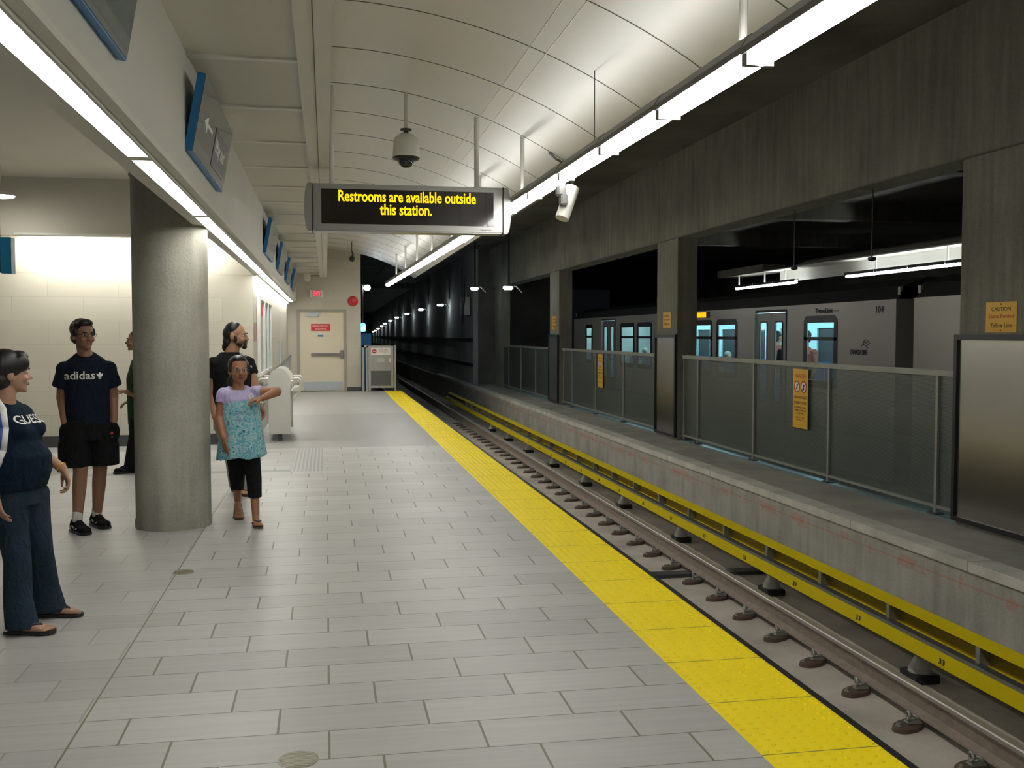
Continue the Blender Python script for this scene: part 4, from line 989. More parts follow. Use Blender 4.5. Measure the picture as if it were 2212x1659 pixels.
def head_geo(m, c, s, R):
    c = Vector(c); f = lambda x, y, z: c + R @ (Vector((x, y, z))*s)
    def e(p, r): m.ell(f(*p), tuple(v*s for v in r), rot=R, seg=20, rings=14)
    e((0, .012, .03), (.074, .092, .088)); e((0, -.02, -.02), (.064, .072, .082)); e((0, -.042, -.072), (.046, .042, .036))
    m.cap(f(0, -.086, .006), f(0, -.108, -.030), .008*s, .012*s, 10)
    for q in (-1, 1):
        e((q*.011, -.098, -.034), (.008, .010, .008)); e((q*.034, -.066, -.034), (.024, .022, .022))
        e((q*.075, .012, -.012), (.010, .021, .032)); e((q*.03, -.083, .022), (.02, .010, .008))
    e((0, -.087, -.061), (.022, .010, .008)); e((0, -.072, -.096), (.022, .018, .017))
def face_parts(body, c, s, R, skin_lip, brow=True, glasses=None, beard=None):
    c = Vector(c); f = lambda x, y, z: c + R @ (Vector((x, y, z))*s)
    for q in (-1, 1):
        ey = MB().ell(f(q*.031, -.0775, .001), (.014*s, .009*s, .0075*s), rot=R).build('eye', EYEW, body, smooth=True)
        MB().ell(f(q*.031, -.0850, .001), (.0065*s, .0035*s, .0065*s), rot=R).build('iris', IRIS, ey, smooth=True)
        MB().ell(f(q*.031, -.091, .021), (.019*s, .006*s, .0045*s), rot=R).build('eyebrow', HAIR, body, smooth=True)
    MB().ell(f(0, -.0945, -.058), (.021*s, .006*s, .0045*s), rot=R).ell(f(0, -.0935, -.066), (.019*s, .006*s, .005*s), rot=R).build('lips', skin_lip, body, smooth=True)
    if glasses:
        m = MB()
        for q in (-1, 1):
            pts = [f(q*.033+.022*cos(2*pi*k/14), -.102, .0+.016*sin(2*pi*k/14)) for k in range(15)]
            m.tube(pts, .0018*s, 6); m.tube([f(q*.055, -.10, .004), f(q*.078, -.02, .006), f(q*.080, .01, .0)], .0018*s, 6)
        m.tube([f(-.011, -.102, .004), f(0, -.106, .006), f(.011, -.102, .004)], .0018*s, 6)
        m.build('glasses', glasses, body)
    if beard:
        m = MB().ell(f(0, -.074, -.096), (.028*s, .024*s, .024*s), rot=R).ell(f(0, -.093, -.047), (.026*s, .008*s, .006*s), rot=R)
        for q in (-1, 1): m.ell(f(q*.024, -.083, -.066), (.009*s, .012*s, .02*s), rot=R); m.ell(f(q*.045, -.045, -.075), (.016*s, .03*s, .02*s), rot=R)
        remesh(m, 'beard', HAIR, body, 0.005, 2)
def hand_geo(m, w, d, n, s=1.0, curl=25, side=1, spread=1.0):
    w = Vector(w); d = Vector(d).normalized(); n = Vector(n); n = (n-d*n.dot(d)).normalized(); a = d.cross(n)*side
    offs = (-.030, -.010, .011, .031); ln = ((.030, .020, .016), (.038, .025, .019), (.041, .028, .020), (.037, .024, .018))
    kn = (.078, .086, .088, .083)
    m.cap(w-d*.01*s, w+d*.045*s, .020*s, .022*s, 10)
    for i in range(4):
        k = w+d*kn[i]*s+a*offs[i]*s
        m.cap(w+a*offs[i]*.45*s, k, .0135*s, .0115*s, 10)
        p = k; ang = radians(curl*0.6); r = .0098*s
        for j in range(3):
            v = d*cos(ang)+n*sin(ang)+a*offs[i]*1.5*spread
            q = p+v.normalized()*ln[i][j]*s; m.cap(p, q, r, r*.9, 8); r *= .9; p = q; ang += radians(curl)
    b = w+d*.018*s+a*.020*s; q = b+(d*.62+a*.62+n*.25).normalized()*.046*s
    m.cap(b, q, .0165*s, .0125*s, 10); q2 = q+(d*.85+a*.25+n*.3).normalized()*.030*s; m.cap(q, q2, .0118*s, .0105*s, 8)
    m.cap(q2, q2+(d*.9+a*.05+n*.35).normalized()*.022*s, .0105*s, .0088*s, 8)
def foot_geo(m, an, d, s=1.0, toes=True, side=1):
    an = Vector(an); d = Vector((d[0], d[1], 0)).normalized(); a = Vector((-d.y, d.x, 0)); g = an.z-.075*s
    pz = lambda f, l, z: Vector((an.x, an.y, g))+d*f*s+a*l*s+V(0, 0, z*s)
    m.cap(an, pz(-.045, 0, .033), .036*s, .030*s); m.cap(an, pz(.055, 0, .042), .036*s, .030*s); m.cap(pz(-.045, 0, .03), pz(.06, 0, .028), .028*s, .026*s)
    for l in (-.024, 0, .024): m.cap(pz(.03, l*.7, .03), pz(.125, l, .022), .022*s, .018*s)
    if toes:
        for i, (l, r, e) in enumerate(((-.034, .0095, .160), (-.018, .010, .170), (-.002, .0105, .180), (.014, .011, .187), (.033, .0145, .190))):
            l *= side; m.cap(pz(.12, l*.85, .018), pz(e, l, .0125+r*.2), r*1.1*s, r*s, 8)
    return g
def sandal(parent, an, d, s, g, mat, smat, side=1):
    d = Vector((d[0], d[1], 0)).normalized(); a = Vector((-d.y, d.x, 0))*side; o = Vector((an[0], an[1], g))
    P = lambda f, l, z: o+d*f*s+a*l*s+V(0, 0, z)
    outl = [(-.085, 0), (-.075, .026), (-.03, .031), (.04, .032), (.11, .047), (.17, .048), (.205, .03), (.21, .005), (.19, -.03), (.14, -.045), (.06, -.036), (-.03, -.031), (-.075, -.026)]
    sp = MB(); sp.prism([P(f, l, -.012) for f, l in outl], (0, 0, .016)); so = sp.build('sandal', mat, parent)
    m = MB(); m.tube([P(.135, .010, .006), P(.125, .012, .04*s), P(.08, .035, .042*s), P(.035, .042, .012)], .006, 8); m.tube([P(.125, .012, .04*s), P(.09, -.02, .046*s), P(.035, -.040, .012)], .006, 8)
    m.build('strap', smat, so)
def shoe(parent, an, d, s, g, mat, sole, accent):
    d = Vector((d[0], d[1], 0)).normalized(); a = Vector((-d.y, d.x, 0)); o = Vector((an[0], an[1], g))
    P = lambda f, l, z: o+d*f*s+a*l*s+V(0, 0, z*s)
    m = MB(); m.cap(P(-.05, 0, .05), P(-.02, 0, .085), .044*s, .046*s); m.cap(P(-.05, 0, .045), P(.07, 0, .05), .042*s, .042*s); m.cap(P(.03, 0, .075), P(.10, 0, .05), .036*s, .036*s)
    for l in (-.016, .016): m.cap(P(.05, l, .04), P(.155, l*1.1, .033), .036*s, .032*s)
    sh = remesh(m, 'shoe', mat, parent, 0.006, 5)
    outl = [(-.10, 0), (-.09, .034), (-.03, .043), (.05, .044), (.12, .054), (.17, .048), (.195, .02), (.195, -.02), (.17, -.048), (.12, -.054), (.05, -.044), (-.03, -.043), (-.09, -.034)]
    MB().prism([P(f, l, -.0) for f, l in outl], (0, 0, .022*s)).build('sole', sole, sh)
    m = MB()
    for k in range(4): m.tube([P(.055+.02*k, -.022, .088-.012*k), P(.055+.02*k, .022, .088-.012*k)], .004, 6)
    m.build('laces', accent, sh)
    m = MB()
    for q in (-1, 1): m.tube([P(-.05, q*.044, .04), P(.0, q*.046, .06), (P(.05, q*.044, .035)), P(.10, q*.052, .05)], .005, 6)
    m.build('stripe', accent, sh)
class PX:
    def __init__(s, ppm, bx, by): s.k, s.bx, s.by = ppm, bx, by
    def __call__(s, x, y, d=0.0): return Vector(((x-s.bx)/s.k, d, (s.by-y)/s.k))
def person(lab, X, Y): return thing('person', lab, 'person', (X, Y, 0), math.atan2(-X, Y))
def project_text(txt, w, h, fr, target, parent, mat, off=0.004, extra=None, bold=0.0, flatface=None):
    """lettering printed on a curved shirt: flat text is laid onto the cloth along -normal of fr"""
    bvh = BVHTree.FromPolygons([v.co.copy() for v in target.data.vertices], [tuple(p.vertices) for p in target.data.polygons])
    b = text_bm(txt, w, h, bold=bold, depth=0) if txt else bmesh.new()
    if extra: extra(b)
    for _ in range(2):
        es = [e for e in b.edges if e.calc_length() > 0.012]
        if es: bmesh.ops.subdivide_edges(b, edges=es, cuts=1)
    b.transform(fr); n = fr.to_3x3() @ Vector((0, 0, 1))
    bmesh.ops.triangulate(b, faces=b.faces)
    for v in b.verts:
        hit = bvh.ray_cast(v.co+n*0.5, -n)
        if hit[0] is not None: v.co = hit[0]+n*off
    m = MB(); m.b.free(); m.b = b
    return m.build('shirt_print', mat, parent)

# --- youth in a dark navy T-shirt and black shorts
SK1 = skinmat('warm_brown_skin', (0.30, 0.155, 0.095)); LIP1 = plain('brown_lips', (0.25, 0.09, 0.07), 0.5)
p = PX(265, 195, 1148); who = person('young man in navy shirt with white lettering and black shorts, hands in pockets', -1.93, 8.80)
R = Rz(28); hc = p(191, 725); m = MB(); head_geo(m, hc, 1.06, R)
m.cap(hc+V(0, .015, -.08), p(197, 782, .01), .055, .062)
m.loft([(p(197, 935, 0), .13, .095, None), (p(197, 905, 0), .15, .10, None), (p(197, 870, 0), .135, .095, None), (p(197, 820, 0), .155, .105, None), (p(197, 795, 0), .16, .09, None), (p(197, 782, .01), .09, .07, None)])
sh = [p(153, 799, .01), p(241, 799, .01)]; el = [p(146, 862, .05), p(250, 862, .05)]; wr = [p(151, 912, -.03), p(250, 912, -.03)]
hip = [p(180, 925), p(214, 925)]; kn = [V(-.055, -.06, .50), V(.095, .06, .49)]; an = [V(-.085, -.10, .088), V(.065, .13, .085)]
for i in (0, 1):
    m.cap(sh[i], el[i], .052, .042); m.cap(el[i], wr[i], .040, .028); m.ell(sh[i], .06)
    hand_geo(m, wr[i], (0.1*(1-2*i), -.1, -1), (1-2*i, -.3, 0), 1.0, 12, 1 if i else -1)
    m.cap(hip[i], kn[i], .088, .058); m.cap(kn[i], kn[i].lerp(an[i], .35)+V(0, .015, 0), .056, .056); m.cap(kn[i].lerp(an[i], .35)+V(0, .015, 0), an[i], .055, .036)
    foot_geo(m, an[i], (.38, -.9), .95, False)
body = remesh(m, 'body', SK1, who, 0.0065, 3)
face_parts(body, hc, 1.06, R, LIP1, glasses=MT['dgrey'])
m = MB(); H = lambda c, s, R, x, y, z: Vector(c)+R @ (Vector((x, y, z))*s)
m.ell(H(hc, 1.06, R, 0, .024, .046), (.090, .098, .090), rot=R); m.ell(H(hc, 1.06, R, 0, -.035, .092), (.066, .05, .034), rot=R); m.ell(H(hc, 1.06, R, 0, .06, -.02), (.072, .055, .06), rot=R)
for q in (-1, 1): m.ell(H(hc, 1.06, R, q*.076, -.012, .022), (.014, .028, .038), rot=R)
remesh(m, 'hair', HAIR, body, 0.006, 3)
NAVY = cloth('dark_navy_cotton', (0.008, 0.013, 0.026)); BLK = cloth('black_cloth', (0.008, 0.008, 0.009))
m = MB(); m.loft([(p(197, 926, 0), .175, .115, None), (p(197, 900, 0), .172, .118, None), (p(197, 860, 0), .168, .118, None), (p(197, 815, 0), .178, .122, None), (p(197, 790, 0), .176, .10, None), (p(197, 776, .01), .135, .085, None), (p(196, 769, .008), .092, .074, Matrix.Rotation(radians(24), 3, 'X')), (p(196, 765, .008), .070, .068, Matrix.Rotation(radians(24), 3, 'X'))])
for i in (0, 1):
    q = 1-2*i; e = sh[i].lerp(el[i], .62)+V(-q*.012, 0, 0)
    m.ell(sh[i], .068); m.cone(sh[i]+V(q*.02, 0, .02), e, .072, .075, 20)
shirt = remesh(m, 't_shirt', NAVY, who, 0.008, 4)
def trefoil(b):
    for ang, l, w in ((0, .040, .010), (42, .036, .010), (-42, .036, .010)):
        a = radians(ang); pts = []
        for k in range(10):
            t = k/9; pts.append((w*sin(pi*t)*(.7+.5*t)/1.1, -.016+l*t))
        pts = pts+[(-x, y) for x, y in pts[::-1]][1:-1]
        vs = [b.verts.new((.150+x*cos(a)+(y+.016)*sin(a), -.016+(y+.016)*cos(a)-x*sin(a), 0)) for x, y in pts]
        b.faces.new(vs)
    for k in range(3):
        vs = [b.verts.new(c) for c in ((.135+.003*k, -.020-.007*k, 0), (.165-.003*k, -.020-.007*k, 0), (.165-.003*k, -.016-.007*k, 0), (.135+.003*k, -.016-.007*k, 0))]; b.faces.new(vs)
project_text('adidas', .23, .066, frame(p(183, 811, -.3), (1, 0, .02), (0, 0, 1)), shirt, shirt, MT['wht'], extra=trefoil, bold=.012)
m = MB(); m.loft([(p(200, 1007, 0)+V(.005, 0, 0), .24, .15, None), (p(200, 960, 0), .235, .15, None), (p(199, 920, 0), .20, .13, None), (p(197, 902, 0), .165, .115, None)], pw=2.4)
m2 = MB()
for i in (0, 1):
    q = 1-2*i; c0 = V(-.10 if i == 0 else .125, -.02 if i == 0 else .03, 0)
    m2.loft([(c0+V(0, 0, .525), .122, .115, None), (c0+V(0, 0, .70), .122, .12, None), (c0*.8+V(0, 0, .86), .105, .12, None), (c0*.6+V(0, 0, .90), .09, .11, None)])
    m2.ell(wr[i]+V(0, -.01, -.09), (.045, .05, .085))
m2.loft([(V(.01, 0, .74), .17, .12, None), (V(.01, 0, .93), .165, .115, None)])
m.b.free(); shorts = remesh(m2, 'shorts', BLK, who, 0.008, 5)
MB().ell(V(.185, -.145, .80), (.012, .006, .012)).build('badge', MT['red'], shorts)
for i in (0, 1):
    m = MB(); m.cap(an[i]+V(0, 0, .02), an[i]+V(0, .002, .055), .043, .042); remesh(m, 'sock', cloth('white_sock_%d' % i, (.6, .6, .58)), who, 0.006, 2)
    shoe(who, an[i], (.38, -.9), .98, 0.0, BLK, MT['black'], MT['galv'])

# --- woman at the left edge, turned to the right
SK2 = skinmat('light_brown_skin', (0.42, 0.24, 0.16)); LIP2 = plain('rose_lips', (0.35, 0.12, 0.10), 0.5)
p = PX(407, 40, 1372); who = person('woman in navy shirt and flared jeans at the left edge, looking back', -1.62, 5.86)
R = Rz(102); hc = p(20, 804, 0); s = .97; m = MB(); head_geo(m, hc, s, R)
B = Rz(52); bd = B @ V(0, -1, 0)
m.cap(hc+V(-.02, .0, -.08), p(8, 882, .02), .052, .06)
m.loft([(p(28, 1080, .03), .16, .12, B), (p(24, 1030, .03), .16, .12, B), (p(20, 975, .02), .135, .12, B), (p(18, 930, .02), .145, .11, B), (p(12, 895, .02), .14, .085, B), (p(8, 878, .02), .08, .065, B)])
sh = [p(-38, 908, -.11), p(40, 900, .14)]; el = [p(-48, 995, -.12), p(70, 985, .23)]; wr = [p(-12, 1062, -.20), p(124, 1026, .12)]
hip = [p(10, 1075, -.02), p(55, 1072, .08)]; kn = [p(27, 1215, -.05), p(72, 1205, .10)]; an = [V(-.035, -.10, .085), V(.115, .20, .085)]
for i in (0, 1):
    m.cap(sh[i], el[i], .046, .038); m.cap(el[i], wr[i], .037, .025); m.ell(sh[i], .055)
    m.cap(hip[i], kn[i], .085, .06); m.cap(kn[i], an[i], .055, .036)
hand_geo(m, wr[0], (.28, -.1, -1), (.9, .3, .2), .92, 22, -1)
hand_geo(m, wr[1], (.32, -.1, -.9), (-.75, -.2, -.4), .92, 42, 1)
fd = [(.9, -.42), (.93, -.30)]; g = [foot_geo(m, an[i], fd[i], .93, True, -1 if i else 1) for i in (0, 1)]
body = remesh(m, 'body', SK2, who, 0.006, 3)
face_parts(body, hc, s, R, LIP2)
m = MB(); m.ell(H(hc, s, R, 0, .028, .040), (.092, .104, .092), rot=R); m.ell(H(hc, s, R, 0, .055, -.035), (.080, .066, .062), rot=R); m.ell(H(hc, s, R, 0, -.045, .088), (.062, .05, .035), rot=R)
m.ell(H(hc, s, R, .060, -.045, .052), (.024, .045, .045), rot=R); m.ell(H(hc, s, R, -.060, -.045, .052), (.024, .045, .045), rot=R)
remesh(m, 'hair', HAIR, body, 0.006, 3)
MB().ell(H(hc, s, R, .083, .0, -.045), .006).build('earring', plain('gold', (.8, .5, .1), .25, 1), body)
TEAL = cloth('deep_navy_teal_knit', (0.004, 0.013, 0.027), 30)
m = MB(); C_ = lambda y, f, d=0: p(20, y, .03)+bd*f
m.loft([(C_(1058, .01), .188, .150, B), (C_(1020, .035), .185, .165, B), (C_(985, .04), .172, .165, B), (C_(955, .012), .158, .135, B), (C_(925, .01), .165, .135, B), (C_(900, .0)+V(-.01, 0, 0), .165, .115, B), (C_(884, -.01)+V(-.015, 0, 0), .15, .098, B), (C_(873, -.015)+V(-.025, 0, 0), .115, .08, B), (C_(864, -.02)+V(-.03, 0, 0), .078, .068, B)])
m.ell(C_(995, .105), (.125, .09, .115), rot=B)
for q in (-1, 1): m.ell(C_(928, .085)+B @ V(q*.066, 0, 0), (.064, .07, .058), rot=B)
for i in (0, 1):
    e = sh[i].lerp(el[i], .55); m.ell(sh[i], .062); m.cone(sh[i]+V(0, 0, .01), e, .062, .058, 20)
shirt = remesh(m, 'shirt', TEAL, who, 0.008, 4)
project_text('GUESS', .20, .046, frame(C_(905, .45)+B @ V(.0, 0, 0), B @ V(1, 0, 0), (0, 0, 1)), shirt, shirt, MT['wht'], bold=.012)
JN = plain('blue_denim', (0.020, 0.036, 0.056), .9, var=.6, scale=7, spec=.2, stretch=(1, 1, .6)); folds(JN, 9, .03)
m = MB(); m.loft([(p(28, 1095, .03), .165, .125, B), (p(26, 1040, .03), .165, .13, B)])
for i in (0, 1):
    h = hip[i]; k = kn[i]; a = an[i]; d2 = V(fd[i][0], fd[i][1], 0).normalized()
    m.loft([(V(a.x, a.y, .035)+d2*.02, .085, .072, None), (a.lerp(k, .35)+V(0, 0, 0), .074, .068, None), (k, .070, .070, None), (k.lerp(h, .5), .082, .085, None), (h, .10, .105, None), (h+V(0, 0, .03), .09, .10, None)])
remesh(m, 'jeans', JN, who, 0.008, 4)
for i in (0, 1): sandal(who, an[i], fd[i], .93, g[i]+.003, MT['black'], MT['black'], -1 if i else 1)
m = MB(); m.lathe([(.030, -.004), (.033, 0), (.030, .004), (.027, 0)], M=Matrix.Translation(wr[1].lerp(el[1], .06)) @ (wr[1]-el[1]).to_track_quat('Z', 'Y').to_matrix().to_4x4(), seg=20)
m.build('bangle', plain('yellow_gold_bangle', (.85, .50, .04), .25, .8), who, smooth=True)
t = thing('shoulder_bag', 'white and blue shoulder bag cut by the left edge of the picture', 'bag', who.location)
t.rotation_euler = who.rotation_euler; 
MB().tube([p(-22, 862, .05), p(-8, 862, -.06), p(4, 880, -.13), p(8, 920, -.17), p(3, 965, -.18), p(-12, 1000, -.17)], .022, 12).build('strap', plain('white_strap', (.66, .67, .66), .5), t, smooth=True)
MB().tube([p(-26, 866, .05), p(-14, 868, -.07), p(-3, 886, -.14), p(0, 920, -.18), p(-5, 960, -.19), p(-20, 995, -.18)], .018, 12).build('trim', plain('royal_blue_trim', (.01, .05, .25), .5), t, smooth=True)
remesh(MB().ell(p(-30, 985, -.18), (.085, .06, .075)).ell(p(-50, 960, -.12), (.09, .08, .16)), 'pouch', plain('pale_grey_bag', (.55, .56, .56), .5), t, 0.01, 3)

# --- girl in a lavender top and teal floral dress
SK3 = skinmat('deep_brown_skin', (0.33, 0.15, 0.075)); LIP3 = plain('deep_lips', (0.26, 0.08, 0.06), 0.5)
p = PX(252, 535, 1134); who = person('girl with glasses in lavender top and teal floral dress walking forward', -.665, 8.86)
R = Rz(12); hc = p(520, 806); s = 1.0; m = MB(); head_geo(m, hc, s, R); m.ell(H(hc, s, R, 0, -.03, -.045), (.064, .06, .06), rot=R)
m.cap(hc+V(0, .01, -.08), p(518, 850, .01), .042, .05)
m.loft([(p(524, 985), .13, .095, None), (p(523, 940), .135, .10, None), (p(522, 900), .12, .09, None), (p(520, 868), .125, .09, None), (p(518, 850), .11, .07, None), (p(518, 846, .01), .06, .05, None)])
sh = [p(488, 856, .01), p(550, 854, .0)]; el = [p(480, 907, -.01), p(598, 852, -.10)]; wr = [p(489, 946, -.19), p(567, 864, -.20)]
hip = [p(512, 975), p(540, 975)]; kn = [V(-.085, .10, .37), V(.055, -.03, .37)]; an = [V(-.085, .34, .15), V(.065, -.13, .078)]
for i in (0, 1):
    m.cap(sh[i], el[i], .044, .041); m.cap(el[i], wr[i], .040, .026); m.ell(sh[i], .045)
    m.cap(hip[i], kn[i], .075, .050); m.cap(kn[i], an[i], .045, .031)
hand_geo(m, wr[0], (.12, -.1, -1), (.7, .5, 0), .82, 20, -1); hand_geo(m, wr[1], (-.9, -.1, -.12), (0, .3, -1), .80, 30, 1)
foot_geo(m, an[1], (.12, -1), .85, True, 1)
d_ = V(.1, -1, 0)
# raised rear foot, toes down
m.cap(an[0], an[0]+V(0, .05, -.015), .028, .024); m.cap(an[0], an[0]+V(.01, -.09, -.085), .028, .022)
for l in (-.02, 0, .02): m.cap(an[0]+V(l*.5, -.03, -.04), an[0]+V(.012+l, -.125, -.118), .018, .014)
for l, r in ((-.032, .008), (-.017, .009), (-.002, .009), (.013, .0095), (.029, .012)): m.cap(an[0]+V(.012+l, -.12, -.12), an[0]+V(.014+l, -.162, -.132), r, r*.9, 8)
body = remesh(m, 'body', SK3, who, 0.0058, 3)
face_parts(body, hc, s, R, LIP3, glasses=plain('silver_glasses', (.5, .5, .52), .25, .9))
m = MB(); m.ell(H(hc, s, R, 0, .028, .040), (.085, .094, .088), rot=R); m.ell(H(hc, s, R, 0, -.012, .092), (.060, .06, .030), rot=R); m.ell(H(hc, s, R, 0, .075, -.03), (.06, .045, .07), rot=R); m.ell(H(hc, s, R, -.03, .06, -.10), (.055, .04, .06), rot=R)
for q in (-1, 1): m.ell(H(hc, s, R, q*.074, .0, .02), (.014, .03, .045), rot=R)
hr = remesh(m, 'hair', HAIR, body, 0.006, 3)
LAV = cloth('lavender_jersey', (0.48, 0.43, 0.66), 20, .08)
m = MB(); m.loft([(p(523, 880, 0), .150, .110, None), (p(522, 868, 0), .150, .112, None), (p(520, 856, 0), .145, .09, None), (p(519, 847, .005), .125, .072, None), (p(518, 843, .01), .095, .062, Matrix.Rotation(radians(24), 3, 'X'))])
for i in (0, 1):
    q = 1-2*i; e = sh[i].lerp(el[i], .38); m.ell(sh[i], .053); m.cone(sh[i]-(e-sh[i])*.1, e, .055, .057, 20)
top = remesh(m, 'top', LAV, who, 0.007, 4)
m = MB()
for k in range(6): m.ell(p(545+3.5*cos(k), 861+4.5*sin(k*1.05), -.115), (.009, .005, .009))
m.build('flower_brooch', MT['wht'], top, smooth=True)
def floral():
    m, nt, b = newmat('teal_floral_print')
    tc = N(nt, 'ShaderNodeTexCoord'); v = N(nt, 'ShaderNodeTexVoronoi'); v.inputs['Scale'].default_value = 34; L(nt, tc.outputs['Object'], v.inputs['Vector'])
    no = N(nt, 'ShaderNodeTexNoise'); no.inputs['Scale'].default_value = 17; no.inputs['Detail'].default_value = 5; no.inputs['Distortion'].default_value = 1.5; L(nt, tc.outputs['Object'], no.inputs['Vector'])
    r = N(nt, 'ShaderNodeValToRGB'); cr = r.color_ramp; cr.interpolation = 'CONSTANT'
    cr.elements[0].position = 0; cr.elements[0].color = (.12, .10, .24, 1); cr.elements[1].position = .36; cr.elements[1].color = (.11, .44, .50, 1)
    for q, c in ((.44, (.24, .50, .54, 1)), (.50, (.42, .56, .60, 1)), (.56, (.12, .44, .52, 1)), (.66, (.26, .28, .44, 1))):
        e = cr.elements.new(q); e.color = c
    L(nt, M(nt, 'ADD', M(nt, 'MULTIPLY', no.outputs['Fac'], .75), M(nt, 'MULTIPLY', v.outputs['Distance'], .3)), r.inputs[0])
    L(nt, r.outputs[0], b.inputs['Base Color']); b.inputs['Roughness'].default_value = .85; return m
m = MB()
rings = []
for (y, rx, ry, w) in ((992, .205, .155, .018), (975, .195, .15, .012), (940, .178, .14, .006), (905, .158, .122, .003), (878, .155, .115, 0), (869, .150, .110, 0)):
    rings.append((y, rx, ry, w))
vs = []
for (y, rx, ry, w) in rings:
    c = p(524, y, 0); ring = []
    for k in range(72):
        t = 2*pi*k/72; f = 1+w*4*sin(9*t+.4)*.5+w*2*sin(5*t)
        ring.append(m.b.verts.new(c+V(rx*f*cos(t), ry*f*sin(t), (.012*sin(6*t) if y > 985 else 0)+ (.035*cos(t)*.5 if y > 985 else 0))))
    vs.append(ring)
for i in range(len(vs)-1):
    for k in range(72): m.b.faces.new([vs[i][k], vs[i][(k+1) % 72], vs[i+1][(k+1) % 72], vs[i+1][k]])
m.b.faces.new(vs[0][::-1]); m.b.faces.new(vs[-1])
remesh(m, 'dress', floral(), who, 0.007, 2)
m = MB()
for i in (0, 1):
    h = hip[i]; k = kn[i]; a = an[i]; e = k.lerp(a, .52 if i == 0 else .48)
    m.loft([(e, .058, .058+.016*(1-i), None), (k.lerp(e, .5), .060, .060+.016*(1-i), None), (k, .064, .068, None), (k.lerp(h, .5), .075, .08, None), (h+V(0, 0, .03), .085, .09, None)])
remesh(m, 'leggings', BLK, who, 0.0065, 3)
SAN = plain('brown_sandal', (.05, .03, .02), .6)
sandal(who, an[1], (.12, -1), .85, 0.014, SAN, SAN, 1)
m = MB(); P0 = an[0]; m.prism([P0+V(x, y, z) for x, y, z in ((-.03, .085, -.045), (.03, .085, -.045), (.055, -.10, -.142), (.045, -.17, -.147), (-.02, -.17, -.147), (-.04, -.10, -.142))], (0, -.006, -.006)); so = m.build('sandal', SAN, who)
MB().tube([P0+V(.012, -.125, -.13), P0+V(.01, -.10, -.085), P0+V(.04, -.05, -.085)], .005, 8).tube([P0+V(.01, -.10, -.085), P0+V(-.03, -.06, -.08)], .005, 8).build('strap', SAN, so)

# --- man in a black polo behind the girl
SK4 = skinmat('tan_skin', (0.40, 0.215, 0.13))
p = PX(216, 522, 1066); who = person('bearded man in black polo and pale trousers walking behind the girl', -.875, 10.5)
R = Rz(72); hc = p(521, 723); s = 1.12; m = MB(); head_geo(m, hc, s, R); B = Rz(35)
m.cap(hc+V(-.02, .01, -.08), p(508, 772, .02), .065, .075)
m.loft([(p(515, 905), .19, .13, B), (p(513, 870), .19, .14, B), (p(511, 835), .18, .135, B), (p(510, 800), .20, .13, B), (p(509, 778), .18, .10, B), (p(508, 768, .01), .10, .08, B)])
sh = [p(475, 785, -.08), p(542, 784, .10)]; el = [p(469, 846, -.06), p(560, 838, .02)]; wr = [p(476, 895, -.16), p(572, 872, -.10)]
hip = [p(500, 915, -.05), p(530, 915, .05)]; kn = [V(-.07, .05, .50), V(.05, -.05, .50)]; an = [V(-.02, .14, .09), V(.02, -.02, .09)]
for i in (0, 1):
    m.cap(sh[i], el[i], .062, .052); m.cap(el[i], wr[i], .048, .032); m.ell(sh[i], .07)
    m.cap(hip[i], kn[i], .095, .065); m.cap(kn[i], an[i], .06, .04)
    foot_geo(m, an[i], (.35, -.9), 1.05, True, 1 if i else -1)
hand_geo(m, wr[0], (.2, -.2, -1), (.8, .3, 0), 1.05, 22, -1); hand_geo(m, wr[1], (.25, -.1, -1), (-.8, -.3, 0), 1.05, 35, 1)
body = remesh(m, 'body', SK4, who, 0.007, 3)
face_parts(body, hc, s, R, LIP1, beard=True)
m = MB(); m.ell(H(hc, s, R, 0, .020, .050), (.085, .093, .086), rot=R); m.ell(H(hc, s, R, 0, .05, .02), (.088, .078, .085), rot=R); m.ell(H(hc, s, R, 0, .070, -.05), (.075, .055, .075), rot=R); m.ell(H(hc, s, R, 0, .095, -.10), (.055, .035, .05), rot=R); m.ell(H(hc, s, R, 0, .02, .088), (.05, .06, .03), rot=R)
for q in (-1, 1): m.ell(H(hc, s, R, q*.074, -.018, -.03), (.012, .018, .04), rot=R)
remesh(m, 'hair', HAIR, body, 0.006, 3)
m = MB(); m.loft([(p(513, 888), .225, .165, B), (p(513, 860), .225, .17, B), (p(511, 830), .215, .165, B), (p(510, 798), .225, .16, B), (p(509, 776), .20, .12, B), (p(508, 765, .01), .135, .10, B), (p(508, 758, .01), .09, .085, B)])
for i in (0, 1):
    q = 1-2*i; e = sh[i].lerp(el[i], .45); m.ell(sh[i], .082); m.cone(sh[i]+V(q*.01, 0, .03), e, .088, .085, 20)
polo = remesh(m, 'polo_shirt', BLK, who, 0.008, 4)
PWH = plain('grey_white_print', (.35, .38, .42), .8)
bvh = BVHTree.FromPolygons([v.co.copy() for v in polo.data.vertices], [tuple(q_.vertices) for q_ in polo.data.polygons])
random.seed(5)
for (cx_, cy_, n_, sp_) in ((499, 751, 7, 5), (532, 766, 5, 4), (543, 763, 6, 5), (546, 785, 5, 6)):
    m = MB()
    for k in range(n_):
        q0 = p(cx_+random.uniform(-sp_, sp_), cy_+random.uniform(-sp_, sp_), -.6); hit = bvh.ray_cast(q0, V(0, 1, 0))
        if hit[0] is not None:
            rr = random.uniform(.008, .018); m.ell(hit[0], (rr, .006, rr*1.3), seg=8, rings=6)
    if len(m.b.verts): m.build('collar_print', PWH, polo)
TR = cloth('pale_grey_trousers', (0.33, 0.34, 0.33), 10, .1)
m = MB(); m.loft([(p(515, 925), .22, .16, B), (p(514, 880), .215, .16, B)])
